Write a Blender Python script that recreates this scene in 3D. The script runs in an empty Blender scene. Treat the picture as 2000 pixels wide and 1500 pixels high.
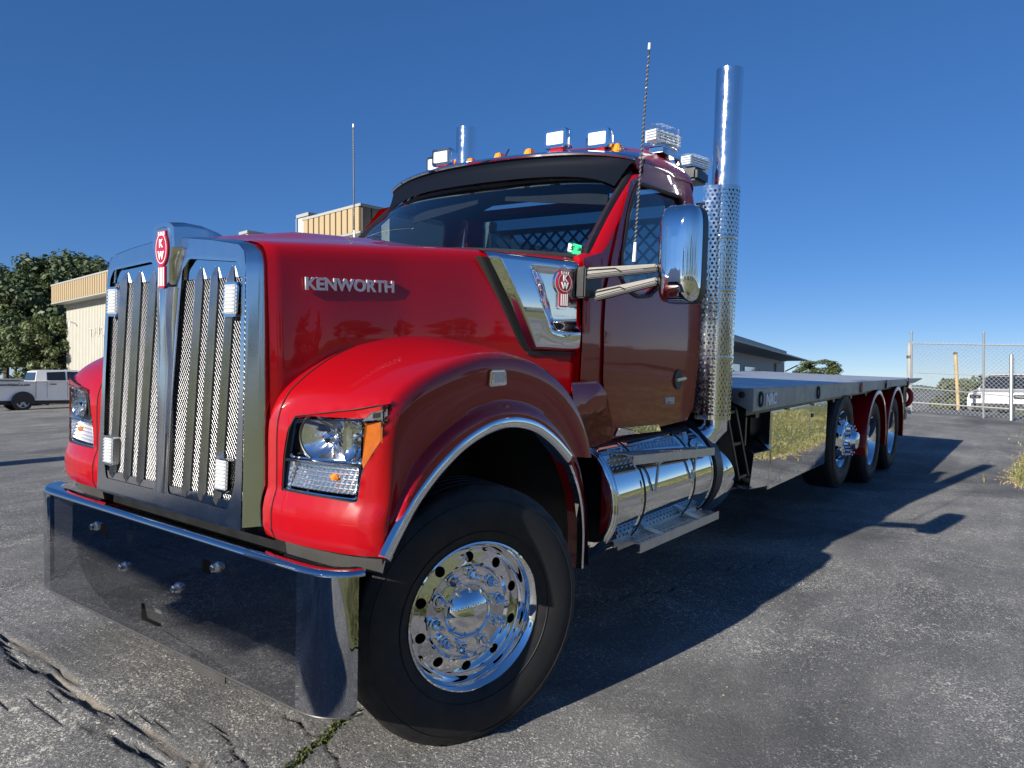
import bpy, bmesh, random
import numpy as np
from math import *
from mathutils import Vector, Matrix, noise as mnoise
from mathutils.geometry import tessellate_polygon

random.seed(7)
SC = bpy.context.scene
COL = SC.collection

# ------------------------------------------------------------------ camera
# truck frame: +X to the rear of the truck, driver's side at -Y, origin under the front axle
CT = Vector((-2.3047, -2.9783, 1.6107)); YAW = 0.6269; FPX = 1457.47
def basis(yaw, pitch, roll):
    d = Vector((cos(yaw)*cos(pitch), sin(yaw)*cos(pitch), sin(pitch)))
    r = Vector((sin(yaw), -cos(yaw), 0)); u = r.cross(d)
    return Matrix((cos(roll)*r+sin(roll)*u, -sin(roll)*r+cos(roll)*u, d)).transposed()
BT = basis(YAW, -0.0553, 0.0274)          # camera axes seen from the truck
BW = basis(YAW, -0.0069, 0.0)             # camera axes seen from level ground
RG = BW @ BT.transposed()                 # the truck stands on a slight slope
CW = RG @ CT
cam = bpy.data.objects.new('camera', bpy.data.cameras.new('camera'))
cam.data.sensor_width = 36; cam.data.lens = 36*FPX/2000
cam.data.clip_start = .05; cam.data.clip_end = 4000
cam.matrix_world = Matrix.Translation(CW) @ Matrix((BW.col[0], BW.col[1], -BW.col[2])).transposed().to_4x4()
COL.objects.link(cam); SC.camera = cam

# ------------------------------------------------------------------ sky, sun, exposure
SUN = (RG @ Vector((-2.31, .333, 1.0))).normalized()
ELEV = asin(SUN.z); AZ = atan2(SUN.y, SUN.x)
w = bpy.data.worlds.new('World'); SC.world = w; w.use_nodes = True
nt = w.node_tree; nt.nodes.clear()
sky = nt.nodes.new('ShaderNodeTexSky'); sky.sky_type = 'NISHITA'; sky.sun_disc = False
sky.sun_elevation = ELEV; sky.sun_rotation = pi/2-AZ
sky.air_density = .75; sky.dust_density = 0.; sky.ozone_density = 5.; sky.altitude = 2500
bg = nt.nodes.new('ShaderNodeBackground'); bg.inputs[1].default_value = .128
out = nt.nodes.new('ShaderNodeOutputWorld')
hs = nt.nodes.new('ShaderNodeHueSaturation'); hs.inputs['Saturation'].default_value = 1.42; hs.inputs['Hue'].default_value = .513
ga = nt.nodes.new('ShaderNodeGamma'); ga.inputs[1].default_value = .6; nt.links.new(sky.outputs[0], ga.inputs[0]); nt.links.new(ga.outputs[0], hs.inputs['Color']); nt.links.new(hs.outputs[0], bg.inputs[0]); nt.links.new(bg.outputs[0], out.inputs[0])
sl = bpy.data.lights.new('sun', 'SUN'); sl.energy = 5.0; sl.angle = radians(.53); sl.color = (1, .94, .84)
so = bpy.data.objects.new('sun', sl); COL.objects.link(so)
so.rotation_euler = (-SUN).to_track_quat('-Z', 'Y').to_euler()
SC.view_settings.view_transform = 'Standard'; SC.view_settings.look = 'None'
SC.view_settings.exposure = .8; SC.view_settings.gamma = 1; SC.view_settings.use_curve_mapping = False

# ------------------------------------------------------------------ measuring helpers
def rayT(px, py): return BT.col[2]+BT.col[0]*((px-1000)/FPX)-BT.col[1]*((py-750)/FPX)
def at(px, py, ax, val):                  # measured point on a plane of the truck frame
    D = rayT(px, py); i = 'xyz'.index(ax); return CT+D*((val-CT[i])/D[i])
def far(px, py, depth):                   # measured point at a real distance, level frame
    return CW+(BW.col[2]+BW.col[0]*((px-1000)/FPX)-BW.col[1]*((py-750)/FPX))*depth
def hit(px, py, fun, lo=1.0, hi=14., n=1200):
    D = rayT(px, py); a = lo; fa = fun(CT+D*lo)
    for i in range(1, n+1):
        b = lo+(hi-lo)*i/n; fb = fun(CT+D*b)
        if fa*fb <= 0:
            for _ in range(40):
                m = (a+b)/2
                if fun(CT+D*m)*fa <= 0: b = m
                else: a = m
            return CT+D*a
        a, fa = b, fb
    return CT+D*3
def interp(x, xs, ys): return float(np.interp(x, xs, ys))
def catmull(pts, n):
    P = [Vector(p) for p in pts]; P = [2*P[0]-P[1]]+P+[2*P[-1]-P[-2]]; o = []
    for i in range(1, len(P)-2):
        for k in range(n):
            t = k/n; a, b, c, d = P[i-1:i+3]
            o.append(.5*((2*b)+(c-a)*t+(2*a-5*b+4*c-d)*t*t+(3*b-a-3*c+d)*t**3))
    o.append(P[-2]); return o
def resample(pts, n):
    P = np.array([list(p) for p in pts], float); s = np.r_[0, np.cumsum(np.linalg.norm(np.diff(P, axis=0), axis=1))]
    q = np.linspace(0, s[-1], n)
    return [Vector([np.interp(v, s, P[:, k]) for k in range(P.shape[1])]) for v in q]
def rounded(pts, r, n=5):                 # 2-D polygon with rounded corners
    o = []; L = len(pts)
    for i in range(L):
        a, b, c = Vector(pts[i-1][:2]), Vector(pts[i][:2]), Vector(pts[(i+1) % L][:2])
        rr = r[i] if isinstance(r, (list, tuple)) else r
        d1, d2 = (a-b), (c-b); rr = min(rr, d1.length*.45, d2.length*.45)
        if rr < 1e-5: o.append(b.copy()); continue
        p, q = b+d1.normalized()*rr, b+d2.normalized()*rr
        for k in range(n+1):
            t = k/n; o.append(p*(1-t)**2+b*2*t*(1-t)+q*t*t)
    return o

# ------------------------------------------------------------------ materials
MATS = {}
def new_mat(name):
    m = bpy.data.materials.new(name); m.use_nodes = True; MATS[name] = m
    return m, m.node_tree, m.node_tree.nodes['Principled BSDF']
def noise_node(nt, scale, detail=4, rough=.6, coord='Object', dist=0):
    tc = nt.nodes.new('ShaderNodeTexCoord'); n = nt.nodes.new('ShaderNodeTexNoise')
    n.inputs['Scale'].default_value = scale; n.inputs['Detail'].default_value = detail
    n.inputs['Roughness'].default_value = rough; n.inputs['Distortion'].default_value = dist
    nt.links.new(tc.outputs[coord], n.inputs['Vector']); return n
def ramp(nt, src, stops):
    r = nt.nodes.new('ShaderNodeValToRGB'); e = r.color_ramp.elements
    while len(e) < len(stops): e.new(.5)
    for i, (p, c) in enumerate(stops):
        e[i].position = p; e[i].color = (c, c, c, 1) if isinstance(c, (int, float)) else (*c, 1)
    nt.links.new(src, r.inputs[0]); return r
def mat(name, col, rough=.5, metal=0., coat=0., var=.0, vscale=8., bump=0., bscale=60., rvar=0., spec=.5, ior=None, coat_rough=.03, emit=None):
    m, nt, p = new_mat(name)
    p.inputs['Base Color'].default_value = (*col, 1); p.inputs['Roughness'].default_value = rough
    p.inputs['Metallic'].default_value = metal; p.inputs['Coat Weight'].default_value = coat
    p.inputs['Coat Roughness'].default_value = coat_rough; p.inputs['Coat IOR'].default_value = 1.45; p.inputs['Specular IOR Level'].default_value = spec
    if var > 0:
        n = noise_node(nt, vscale, 5)
        r = ramp(nt, n.outputs[0], [(.25, tuple(c*(1-var) for c in col)), (.75, tuple(min(1, c*(1+var)) for c in col))])
        nt.links.new(r.outputs[0], p.inputs['Base Color'])
    if rvar > 0:
        n = noise_node(nt, vscale*1.7, 6)
        r = ramp(nt, n.outputs[0], [(.3, max(0, rough-rvar)), (.7, min(1, rough+rvar))])
        nt.links.new(r.outputs[0], p.inputs['Roughness'])
    if bump > 0:
        n = noise_node(nt, bscale, 4); b = nt.nodes.new('ShaderNodeBump'); b.inputs['Strength'].default_value = 1
        b.inputs['Distance'].default_value = bump; nt.links.new(n.outputs[0], b.inputs['Height'])
        nt.links.new(b.outputs[0], p.inputs['Normal'])
        if coat: nt.links.new(b.outputs[0], p.inputs['Coat Normal'])
    return m
mat('paint_red', (.31, .0020, .0060), .35, 0, .85, var=.03, vscale=3, bump=.0004, bscale=2.2, spec=.15)
mat('chrome', (.83, .84, .86), .035, 1, rvar=.025, vscale=5, bump=.0004, bscale=3)
mat('bumper_chrome', (.56, .57, .60), .012, 1, bump=.0012, bscale=1.6)
mat('satin_metal', (.78, .785, .79), .15, 1, rvar=.03, vscale=6)
mat('polished', (.80, .80, .80), .07, 1, rvar=.04, vscale=12, bump=.0006, bscale=5)
mat('mirror_steel', (.76, .77, .76), .012, 1, bump=.0004, bscale=3)
mat('wire', (.36, .36, .37), .34, 1)
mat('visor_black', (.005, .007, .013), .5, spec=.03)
mat('bar_metal', (.58, .58, .57), .30, 1, rvar=.05, vscale=8)
mat('reflector_silver', (.86, .87, .88), .13, 1)
mat('facet_silver', (.86, .87, .88), .24, 1)
mat('rubber_worn', (.030, .029, .028), .7)
mat('stack_steel', (.72, .74, .78), .13, 1, rvar=.07, vscale=10)
mat('shield_steel', (.64, .63, .61), .10, 1, rvar=.05, vscale=9, bump=.001, bscale=6)
mat('black_plastic', (.014, .014, .016), .42, var=.2, vscale=12)
mat('black_frame', (.012, .013, .015), .36, var=.25, vscale=6, rvar=.1)
mat('dark_void', (.004, .004, .005), .8)
mat('rubber', (.0095, .0093, .0097), .62, var=.25, vscale=9, rvar=.1, bump=.0008, bscale=140)
mat('gray_strip', (.085, .082, .08), .38, .4, var=.15, vscale=7)
mat('amber', (.95, .24, .012), .12, 0, .6, var=.12, vscale=40)
mat('amber_dark', (.42, .10, .006), .12, 0, .8, var=.2, vscale=30)
mat('white_print', (.82, .82, .82), .4)
mat('black_print', (.02, .02, .025), .5)
mat('emblem_red', (.36, .010, .028), .25, 0, .8)
mat('deck_alu', (.40, .41, .42), .42, .35, var=.14, vscale=3, rvar=.1)
mat('rail_alu', (.26, .28, .31), .42, .7, var=.2, vscale=5, rvar=.1)
mat('step_alu', (.60, .59, .56), .40, .9, var=.1, vscale=14)
mat('arm_metal', (.17, .163, .15), .45, .3, var=.1, vscale=40)
mat('dash', (.05, .05, .053), .7, var=.15)
mat('seat_cloth', (.03, .03, .033), .85, var=.2, vscale=20)
mat('headliner', (.10, .10, .10), .85)
mat('red_cap', (.50, .02, .03), .4)
mat('white_paint', (.80, .80, .81), .3, 0, .6, var=.03, vscale=2)
mat('cream_metal', (.48, .465, .405), .55, var=.05, vscale=1.2)
mat('cream_seam', (.42, .40, .34), .6)
mat('tan_metal', (.36, .27, .155), .5, var=.06, vscale=1.)
mat('bronze_trim', (.07, .055, .04), .5)
mat('gray_trim', (.30, .30, .28), .5)
mat('brown_shade_metal', (.16, .13, .09), .55, var=.1, vscale=1)  # darker brown for panel backing and for shade painted on return and soffit
mat('gray_wall', (.50, .51, .54), .7, var=.05, vscale=.6)
mat('slate_trim', (.12, .14, .15), .5)
mat('window_dark', (.02, .024, .03), .08, 0, .4)
mat('galvanized', (.36, .37, .37), .45, .7, var=.12, vscale=6)
mat('chain_wire', (.62, .63, .62), .4, .6)
mat('yellow_post', (.42, .30, .13), .6, var=.25, vscale=3)
mat('concrete_post', (.27, .27, .26), .8, var=.15, vscale=2)
mat('bark', (.07, .055, .04), .9, var=.3, vscale=5)
mat('wood_pole', (.12, .09, .065), .9, var=.3, vscale=4)
mat('soil', (.28, .20, .13), .95, var=.2, vscale=.3)
mat('silver_paint', (.42, .43, .44), .3, .4, .6)
mat('pale_paint', (.62, .62, .63), .35, .0, .5)
mat('wheel_alloy', (.40, .41, .42), .35, .8)
mat('sticker_green', (.03, .50, .20), .5)
mat('decal_silver', (.62, .63, .65), .35, .3)
mat('hill_green', (.05, .075, .075), 1., var=.2, vscale=.02)

def leaf_mat(name, c1, c2):
    m, nt, p = new_mat(name); n = noise_node(nt, .9, 3); 
    r = ramp(nt, n.outputs[0], [(.3, c1), (.7, c2)]); nt.links.new(r.outputs[0], p.inputs['Base Color'])
    p.inputs['Roughness'].default_value = .55
    tr = nt.nodes.new('ShaderNodeBsdfTranslucent'); nt.links.new(r.outputs[0], tr.inputs[0])
    mx = nt.nodes.new('ShaderNodeMixShader'); mx.inputs[0].default_value = .25
    o = nt.nodes['Material Output']; nt.links.new(p.outputs[0], mx.inputs[1]); nt.links.new(tr.outputs[0], mx.inputs[2])
    nt.links.new(mx.outputs[0], o.inputs[0]); return m
leaf_mat('leaf_dark', (.045, .075, .035), (.11, .145, .06))
leaf_mat('leaf_mid', (.045, .075, .025), (.12, .15, .05))
leaf_mat('leaf_bush', (.06, .085, .035), (.15, .16, .07))
leaf_mat('grass_blade', (.14, .16, .05), (.34, .30, .14))
leaf_mat('weed_blade', (.05, .07, .02), (.10, .12, .04))

def glass(name, tint, fres=1.5, extra=0., rough=.0, refl=(1, 1, 1)):
    m = bpy.data.materials.new(name); m.use_nodes = True; MATS[name] = m; nt = m.node_tree; nt.nodes.clear()
    t = nt.nodes.new('ShaderNodeBsdfTransparent'); t.inputs[0].default_value = (*tint, 1)
    g = nt.nodes.new('ShaderNodeBsdfGlossy'); g.inputs['Roughness'].default_value = rough; g.inputs[0].default_value = (*refl, 1)
    f = nt.nodes.new('ShaderNodeFresnel'); ge = nt.nodes.new('ShaderNodeNewGeometry'); mr = nt.nodes.new('ShaderNodeMapRange'); mr.inputs['To Min'].default_value = fres; mr.inputs['To Max'].default_value = 1/fres
    nt.links.new(ge.outputs['Backfacing'], mr.inputs['Value']); nt.links.new(mr.outputs[0], f.inputs[0])
    a = nt.nodes.new('ShaderNodeMath'); a.operation = 'ADD'; a.inputs[1].default_value = extra; a.use_clamp = True
    mx = nt.nodes.new('ShaderNodeMixShader'); o = nt.nodes.new('ShaderNodeOutputMaterial')
    nt.links.new(f.outputs[0], a.inputs[0]); nt.links.new(a.outputs[0], mx.inputs[0])
    nt.links.new(t.outputs[0], mx.inputs[1]); nt.links.new(g.outputs[0], mx.inputs[2]); nt.links.new(mx.outputs[0], o.inputs[0])
    return m
glass('windscreen_glass', (.50, .57, .61), 1.5, .035)
glass('smoked', (.10, .12, .16), 1.45, .01)
glass('side_glass', (.50, .60, .62), 1.5, .03)
glass('clear_lens', (.98, .98, .99), 1.4, .0)
glass('beacon_lens', (.97, .98, .98), 1.25, .01)
mat('led_white', (.75, .77, .78), .3, .4)

# asphalt -------------------------------------------------------------
def asphalt():
    m, nt, p = new_mat('asphalt'); N = nt.nodes.new; L = nt.links.new
    tc = N('ShaderNodeTexCoord')
    def no(scale, det=4, rough=.6, dist=0, vec=None):
        n = N('ShaderNodeTexNoise'); n.inputs['Scale'].default_value = scale; n.inputs['Detail'].default_value = det
        n.inputs['Roughness'].default_value = rough; n.inputs['Distortion'].default_value = dist
        L(vec if vec else tc.outputs['Object'], n.inputs['Vector']); return n
    mp = N('ShaderNodeMapping'); mp.inputs['Rotation'].default_value = (0, 0, radians(-32)); mp.inputs['Scale'].default_value = (.22, 1.2, 1)
    L(tc.outputs['Object'], mp.inputs[0])
    big = no(.55, 5, .62); streak = no(1.5, 5, .6, .6, mp.outputs[0]); fine = no(95, 3, .75); mid = no(24, 4, .7)
    base = ramp(nt, streak.outputs[0], [(.30, (.092, .092, .092)), (.52, (.130, .130, .129)), (.74, (.205, .202, .196))])
    gr = ramp(nt, fine.outputs[0], [(.30, .42), (.5, 1.), (.68, 1.65)])
    mul = N('ShaderNodeMix'); mul.data_type = 'RGBA'; mul.blend_type = 'MULTIPLY'; mul.inputs[0].default_value = 1
    L(base.outputs[0], mul.inputs[6]); L(gr.outputs[0], mul.inputs[7])
    wn = no(.42, 6, .62, .9); wr = ramp(nt, wn.outputs[0], [(.50, 0.), (.68, .62)])
    wm = N('ShaderNodeMix'); wm.data_type = 'RGBA'; L(wr.outputs[0], wm.inputs[0]); L(mul.outputs[2], wm.inputs[6]); wm.inputs[7].default_value = (.235, .228, .210, 1); mul = wm
    # pale worn aggregate, in clusters
    fl = no(46, 2, .55, 2.2); cl = no(.75, 6, .72, .4)
    add = N('ShaderNodeMath'); add.operation = 'MULTIPLY_ADD'; add.inputs[1].default_value = .52; L(cl.outputs[0], add.inputs[0]); L(fl.outputs[0], add.inputs[2])
    fm = ramp(nt, add.outputs[0], [(.862, 0.), (.905, 1.)])
    mx = N('ShaderNodeMix'); mx.data_type = 'RGBA'; L(fm.outputs[0], mx.inputs[0]); L(mul.outputs[2], mx.inputs[6]); mx.inputs[7].default_value = (.50, .48, .43, 1)
    pn = no(.33, 5, .6, .8); pr = ramp(nt, pn.outputs[0], [(.56, 0.), (.64, .55)])
    mp_ = N('ShaderNodeMix'); mp_.data_type = 'RGBA'; L(pr.outputs[0], mp_.inputs[0]); L(mx.outputs[2], mp_.inputs[6]); mp_.inputs[7].default_value = (.050, .051, .054, 1)
    # dirt and sand in cracks (vertex attribute made with the crack relief)
    at_ = N('ShaderNodeAttribute'); at_.attribute_name = 'crack'
    sp = N('ShaderNodeSeparateColor'); L(at_.outputs['Color'], sp.inputs[0])
    dn = no(40, 4, .7); dc = ramp(nt, dn.outputs[0], [(.3, (.12, .105, .085)), (.7, (.25, .215, .17))])
    m2 = N('ShaderNodeMix'); m2.data_type = 'RGBA'; L(sp.outputs[1], m2.inputs[0]); L(mp_.outputs[2], m2.inputs[6]); L(dc.outputs[0], m2.inputs[7])
    m3 = N('ShaderNodeMix'); m3.data_type = 'RGBA'; L(sp.outputs[0], m3.inputs[0]); L(m2.outputs[2], m3.inputs[6]); m3.inputs[7].default_value = (.012, .012, .012, 1)
    m4 = N('ShaderNodeMix'); m4.data_type = 'RGBA'; L(sp.outputs[2], m4.inputs[0]); L(m3.outputs[2], m4.inputs[6]); m4.inputs[7].default_value = (.09, .12, .03, 1)
    L(m4.outputs[2], p.inputs['Base Color'])
    p.inputs['Roughness'].default_value = .78; p.inputs['Specular IOR Level'].default_value = .35
    b = N('ShaderNodeBump'); b.inputs['Distance'].default_value = .006; b.inputs['Strength'].default_value = .9
    hs = N('ShaderNodeMath'); hs.operation = 'MULTIPLY_ADD'; hs.inputs[1].default_value = .6
    L(mid.outputs[0], hs.inputs[0]); L(fine.outputs[0], hs.inputs[2]); L(hs.outputs[0], b.inputs['Height']); L(b.outputs[0], p.inputs['Normal'])
asphalt()
def grassmat():
    m, nt, p = new_mat('lawn'); a = noise_node(nt, .5, 6, .7); b = noise_node(nt, 14, 4, .8)
    ra = ramp(nt, a.outputs[0], [(.3, (.10, .13, .04)), (.7, (.19, .185, .07))]); rb = ramp(nt, b.outputs[0], [(.25, .45), (.7, 1.35)])
    mx = nt.nodes.new('ShaderNodeMix'); mx.data_type = 'RGBA'; mx.blend_type = 'MULTIPLY'; mx.inputs[0].default_value = 1
    nt.links.new(ra.outputs[0], mx.inputs[6]); nt.links.new(rb.outputs[0], mx.inputs[7]); nt.links.new(mx.outputs[2], p.inputs['Base Color'])
    p.inputs['Roughness'].default_value = .9
    bp = nt.nodes.new('ShaderNodeBump'); bp.inputs['Distance'].default_value = .05; nt.links.new(b.outputs[0], bp.inputs['Height']); nt.links.new(bp.outputs[0], p.inputs['Normal'])
grassmat()

# ------------------------------------------------------------------ mesh builder
class MB:
    def __init__(s, side=-1): s.v = []; s.f = []; s.side = side    # side=+1 mirrors y (passenger side)
    def add(s, vs, fs):
        o = len(s.v)
        if s.side > 0:
            vs = [(p[0], -p[1], p[2]) for p in vs]; fs = [tuple(reversed(f)) for f in fs]
        s.v += [tuple(p) for p in vs]; s.f += [tuple(i+o for i in f) for f in fs]; return s
    def box(s, c, d, R=None):
        vs = []
        for x in (-.5, .5):
            for y in (-.5, .5):
                for z in (-.5, .5):
                    q = Vector((x*d[0], y*d[1], z*d[2])); q = R @ q if R else q; vs.append(Vector(c)+q)
        return s.add(vs, [(0, 1, 3, 2), (4, 6, 7, 5), (0, 4, 5, 1), (2, 3, 7, 6), (0, 2, 6, 4), (1, 5, 7, 3)])
    def bb(s, a, b): return s.box([(a[i]+b[i])/2 for i in range(3)], [abs(b[i]-a[i]) for i in range(3)])
    def hexa(s, P): return s.add(P, [(0, 3, 2, 1), (4, 5, 6, 7), (0, 1, 5, 4), (1, 2, 6, 5), (2, 3, 7, 6), (3, 0, 4, 7)])
    def bar(s, a, b, wd, hd, up=(0, 0, 1)):
        a, b = Vector(a), Vector(b); t = (b-a).normalized(); u = Vector(up); sd = t.cross(u).normalized(); u = sd.cross(t)
        P = []
        for q in (a, b):
            for i, j in ((-1, -1), (1, -1), (1, 1), (-1, 1)): P.append(q+sd*i*wd/2+u*j*hd/2)
        return s.hexa(P)
    def tube(s, path, r, seg=10, cap=True, closed=False):
        P = [Vector(p) for p in path]; n = len(P); rs = r if isinstance(r, (list, tuple)) else [r]*n
        vs = []; prev = None
        for i in range(n):
            if closed: t = (P[(i+1) % n]-P[i-1])
            else: t = P[min(i+1, n-1)]-P[max(i-1, 0)]
            t = t.normalized()
            if prev is None:
                a = Vector((0, 0, 1)) if abs(t.z) < .9 else Vector((1, 0, 0)); u = t.cross(a).normalized()
            else: u = (prev-t*prev.dot(t)).normalized()
            prev = u; v = t.cross(u)
            for k in range(seg):
                an = 2*pi*k/seg; vs.append(P[i]+u*cos(an)*rs[i]+v*sin(an)*rs[i])
        fs = []
        for i in range(n if closed else n-1):
            j = (i+1) % n
            for k in range(seg): fs.append((i*seg+k, i*seg+(k+1) % seg, j*seg+(k+1) % seg, j*seg+k))
        if cap and not closed: fs += [tuple(reversed(range(seg))), tuple((n-1)*seg+k for k in range(seg))]
        return s.add(vs, fs)
    def lathe(s, prof, org, axis=(0, -1, 0), seg=32, cap0=False, cap1=False, a0=0, a1=2*pi, up=(0, 0, 1)):
        ax = Vector(axis).normalized(); u = Vector(up); u = u if abs(u.normalized().dot(ax)) < .95 else Vector((1, 0, 0)); u = (u-ax*u.dot(ax)).normalized(); v = ax.cross(u); org = Vector(org)
        full = abs(a1-a0-2*pi) < 1e-6; m = seg if full else seg+1; vs = []
        for r, h in prof:
            for k in range(m):
                an = a0+(a1-a0)*k/seg; vs.append(org+ax*h+(u*cos(an)+v*sin(an))*r)
        fs = []
        for i in range(len(prof)-1):
            for k in range(seg):
                k2 = (k+1) % m; fs.append((i*m+k, (i+1)*m+k, (i+1)*m+k2, i*m+k2))
        if cap0: fs.append(tuple(range(m)))
        if cap1: fs.append(tuple(reversed([(len(prof)-1)*m+k for k in range(m)])))
        return s.add(vs, fs)
    def grid(s, rows, closed=False):
        n = len(rows[0]); vs = [p for r in rows for p in r]; fs = []
        for i in range(len(rows)-1):
            for k in range(n if closed else n-1): fs.append((i*n+k, i*n+(k+1) % n, (i+1)*n+(k+1) % n, (i+1)*n+k))
        return s.add(vs, fs)
    def prism(s, poly, off):               # extruded 3-D polygon
        P = [Vector(p) for p in poly]; off = Vector(off); n = len(P)
        tri = tessellate_polygon([P]); vs = P+[p+off for p in P]; fs = []
        for t in tri: fs.append(tuple(t)); fs.append(tuple(i+n for i in reversed(t)))
        for i in range(n): fs.append((i, (i+1) % n, n+(i+1) % n, n+i))
        return s.add(vs, fs)
    def build(s, name, m, parent=None, angle=35, bevel=0, solid=0, recalc=False, weld=0, segs=2, subd=0, flat=False):
        me = bpy.data.meshes.new(name); me.from_pydata(s.v, [], s.f)
        if bevel or solid or recalc or weld:
            bm = bmesh.new(); bm.from_mesh(me)
            if weld: bmesh.ops.remove_doubles(bm, verts=bm.verts[:], dist=weld)
            if recalc: bmesh.ops.recalc_face_normals(bm, faces=bm.faces[:])
            if solid: bmesh.ops.solidify(bm, geom=bm.faces[:], thickness=solid)
            if solid: bmesh.ops.recalc_face_normals(bm, faces=bm.faces[:])
            if bevel:
                ed = [e for e in bm.edges if len(e.link_faces) == 2 and e.calc_face_angle(0) > radians(28)]
                bmesh.ops.bevel(bm, geom=ed, offset=bevel, segments=segs, affect='EDGES', clamp_overlap=True)
            bm.to_mesh(me); bm.free()
        if not flat:
            me.shade_smooth(); me.set_sharp_from_angle(angle=radians(angle))
        me.materials.append(MATS[m] if isinstance(m, str) else m)
        o = bpy.data.objects.new(name, me); COL.objects.link(o)
        if parent: o.parent = parent
        return o
def panel(name, m, parent, outer, fmap, holes=(), thick=.004, cut=0, angle=30, side=-1, bevel=0):
    loops = [[Vector((p[0], p[1], 0)) for p in l] for l in [outer]+list(holes)]
    tri = tessellate_polygon(loops); P = [p for l in loops for p in l]
    bm = bmesh.new(); V = [bm.verts.new(p) for p in P]
    for t in tri:
        a, b, c = (P[i] for i in t)
        if ((b-a).cross(c-a)).length < 1e-10: continue
        try: bm.faces.new([V[i] for i in t])
        except ValueError: pass
    bmesh.ops.recalc_face_normals(bm, faces=bm.faces[:])
    if cut:
        for ax in (0, 1):
            lo = min(p[ax] for p in P); hi = max(p[ax] for p in P); k = max(1, int((hi-lo)/cut))
            for i in range(1, k):
                c = Vector((0, 0, 0)); nrm = Vector((0, 0, 0)); c[ax] = lo+(hi-lo)*i/k; nrm[ax] = 1
                bmesh.ops.bisect_plane(bm, geom=bm.verts[:]+bm.edges[:]+bm.faces[:], plane_co=c, plane_no=nrm, dist=1e-5)
    for v in bm.verts:
        q = Vector(fmap(v.co.x, v.co.y)); 
        if side > 0: q.y = -q.y
        v.co = q
    if thick: bmesh.ops.solidify(bm, geom=bm.faces[:], thickness=thick)
    bmesh.ops.recalc_face_normals(bm, faces=bm.faces[:])
    if bevel:
        ed = [e for e in bm.edges if len(e.link_faces) == 2 and e.calc_face_angle(0) > radians(40)]
        bmesh.ops.bevel(bm, geom=ed, offset=bevel, segments=2, affect='EDGES', clamp_overlap=True)
    me = bpy.data.meshes.new(name); bm.to_mesh(me); bm.free()
    me.shade_smooth(); me.set_sharp_from_angle(angle=radians(angle)); me.materials.append(MATS[m])
    o = bpy.data.objects.new(name, me); COL.objects.link(o)
    if parent: o.parent = parent
    return o
def cell_holes(mb, nu, nv, fmap, rx, ry, stagger=True, k=12, diamond=False):
    # nu x nv rectangular cells, each with a hole; fmap(u,v) with u in 0..nu, v in 0..nv
    for j in range(nv):
        sh = .5*(j % 2) if stagger else 0
        for i in range(nu-(1 if stagger else 0)):
            vs = []; fs = []
            for q in range(k):
                a = 2*pi*(q+.5)/k; c, s_ = cos(a), sin(a); mm = max(abs(c), abs(s_))
                e = (c/mm*.5, s_/mm*.5)
                h = (c*rx, s_*ry) if not diamond else (c/(abs(c)+abs(s_))*rx, s_/(abs(c)+abs(s_))*ry)
                vs.append(fmap(i+.5+sh+e[0], j+.5+e[1])); vs.append(fmap(i+.5+sh+h[0], j+.5+h[1]))
            for q in range(k): fs.append((2*q, 2*((q+1) % k), 2*((q+1) % k)+1, 2*q+1))
            mb.add(vs, fs)
    return mb
def tag(o, label=None, cat=None, group=None, kind=None):
    if label: o['label'] = label
    if cat: o['category'] = cat
    if group: o['group'] = group
    if kind: o['kind'] = kind
    return o
def empty(name, loc=(0, 0, 0), rz=0):
    o = bpy.data.objects.new(name, None); o.location = loc; o.rotation_euler = (0, 0, rz); o.empty_display_size = .2; COL.objects.link(o); return o
def text(name, s, m, parent, org, xd, up, size, depth=.003, sx=1., bold=.0, align='LEFT', bend=None, side=None):
    cu = bpy.data.curves.new(name, 'FONT'); cu.body = s; cu.size = size; cu.extrude = depth; cu.offset = bold
    cu.align_x = align; cu.align_y = 'BOTTOM_BASELINE'; cu.resolution_u = 3
    t = bpy.data.objects.new(name, cu); COL.objects.link(t)
    me = bpy.data.meshes.new_from_object(t.evaluated_get(bpy.context.evaluated_depsgraph_get()))
    bpy.data.objects.remove(t); bpy.data.curves.remove(cu)
    xd = Vector(xd).normalized(); up = Vector(up); nn = xd.cross(up).normalized(); up = nn.cross(xd); org = Vector(org)
    for v in me.vertices:
        x, y, z = v.co
        v.co = bend(x*sx, y, z) if bend else org+xd*x*sx+up*y+nn*z
    me.materials.clear(); me.materials.append(MATS[m])
    o = bpy.data.objects.new(name, me); COL.objects.link(o)
    if parent: o.parent = parent
    return o
def copy_tree(o, parent=None):
    c = o.copy(); COL.objects.link(c)
    if parent: c.parent = parent
    for ch in list(o.children): copy_tree(ch, c)
    return c

# ------------------------------------------------------------------ ground
def smooth(t): t = max(0., min(1., t)); return t*t*(3-2*t)
GA, GB = .023187, .050596
def ramp1(t, k): return .5*(t+sqrt(t*t+k*k))       # soft max(0,t)
def gz(x, y):
    zx = GA*max(-18., x) - (GA+.07)*ramp1(x-23.2, .6) + .07*ramp1(x-32.5, 2.) - .012*ramp1(x-60, 10)
    zy = GB*y - (GB+.022)*ramp1(y-5.5, 2.) + GB*ramp1(-13-y, 3.) + .022*ramp1(y-60, 10)
    return zx+zy
def gp(x, y, dz=0): return Vector((x, y, gz(x, y)+dz))

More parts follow.
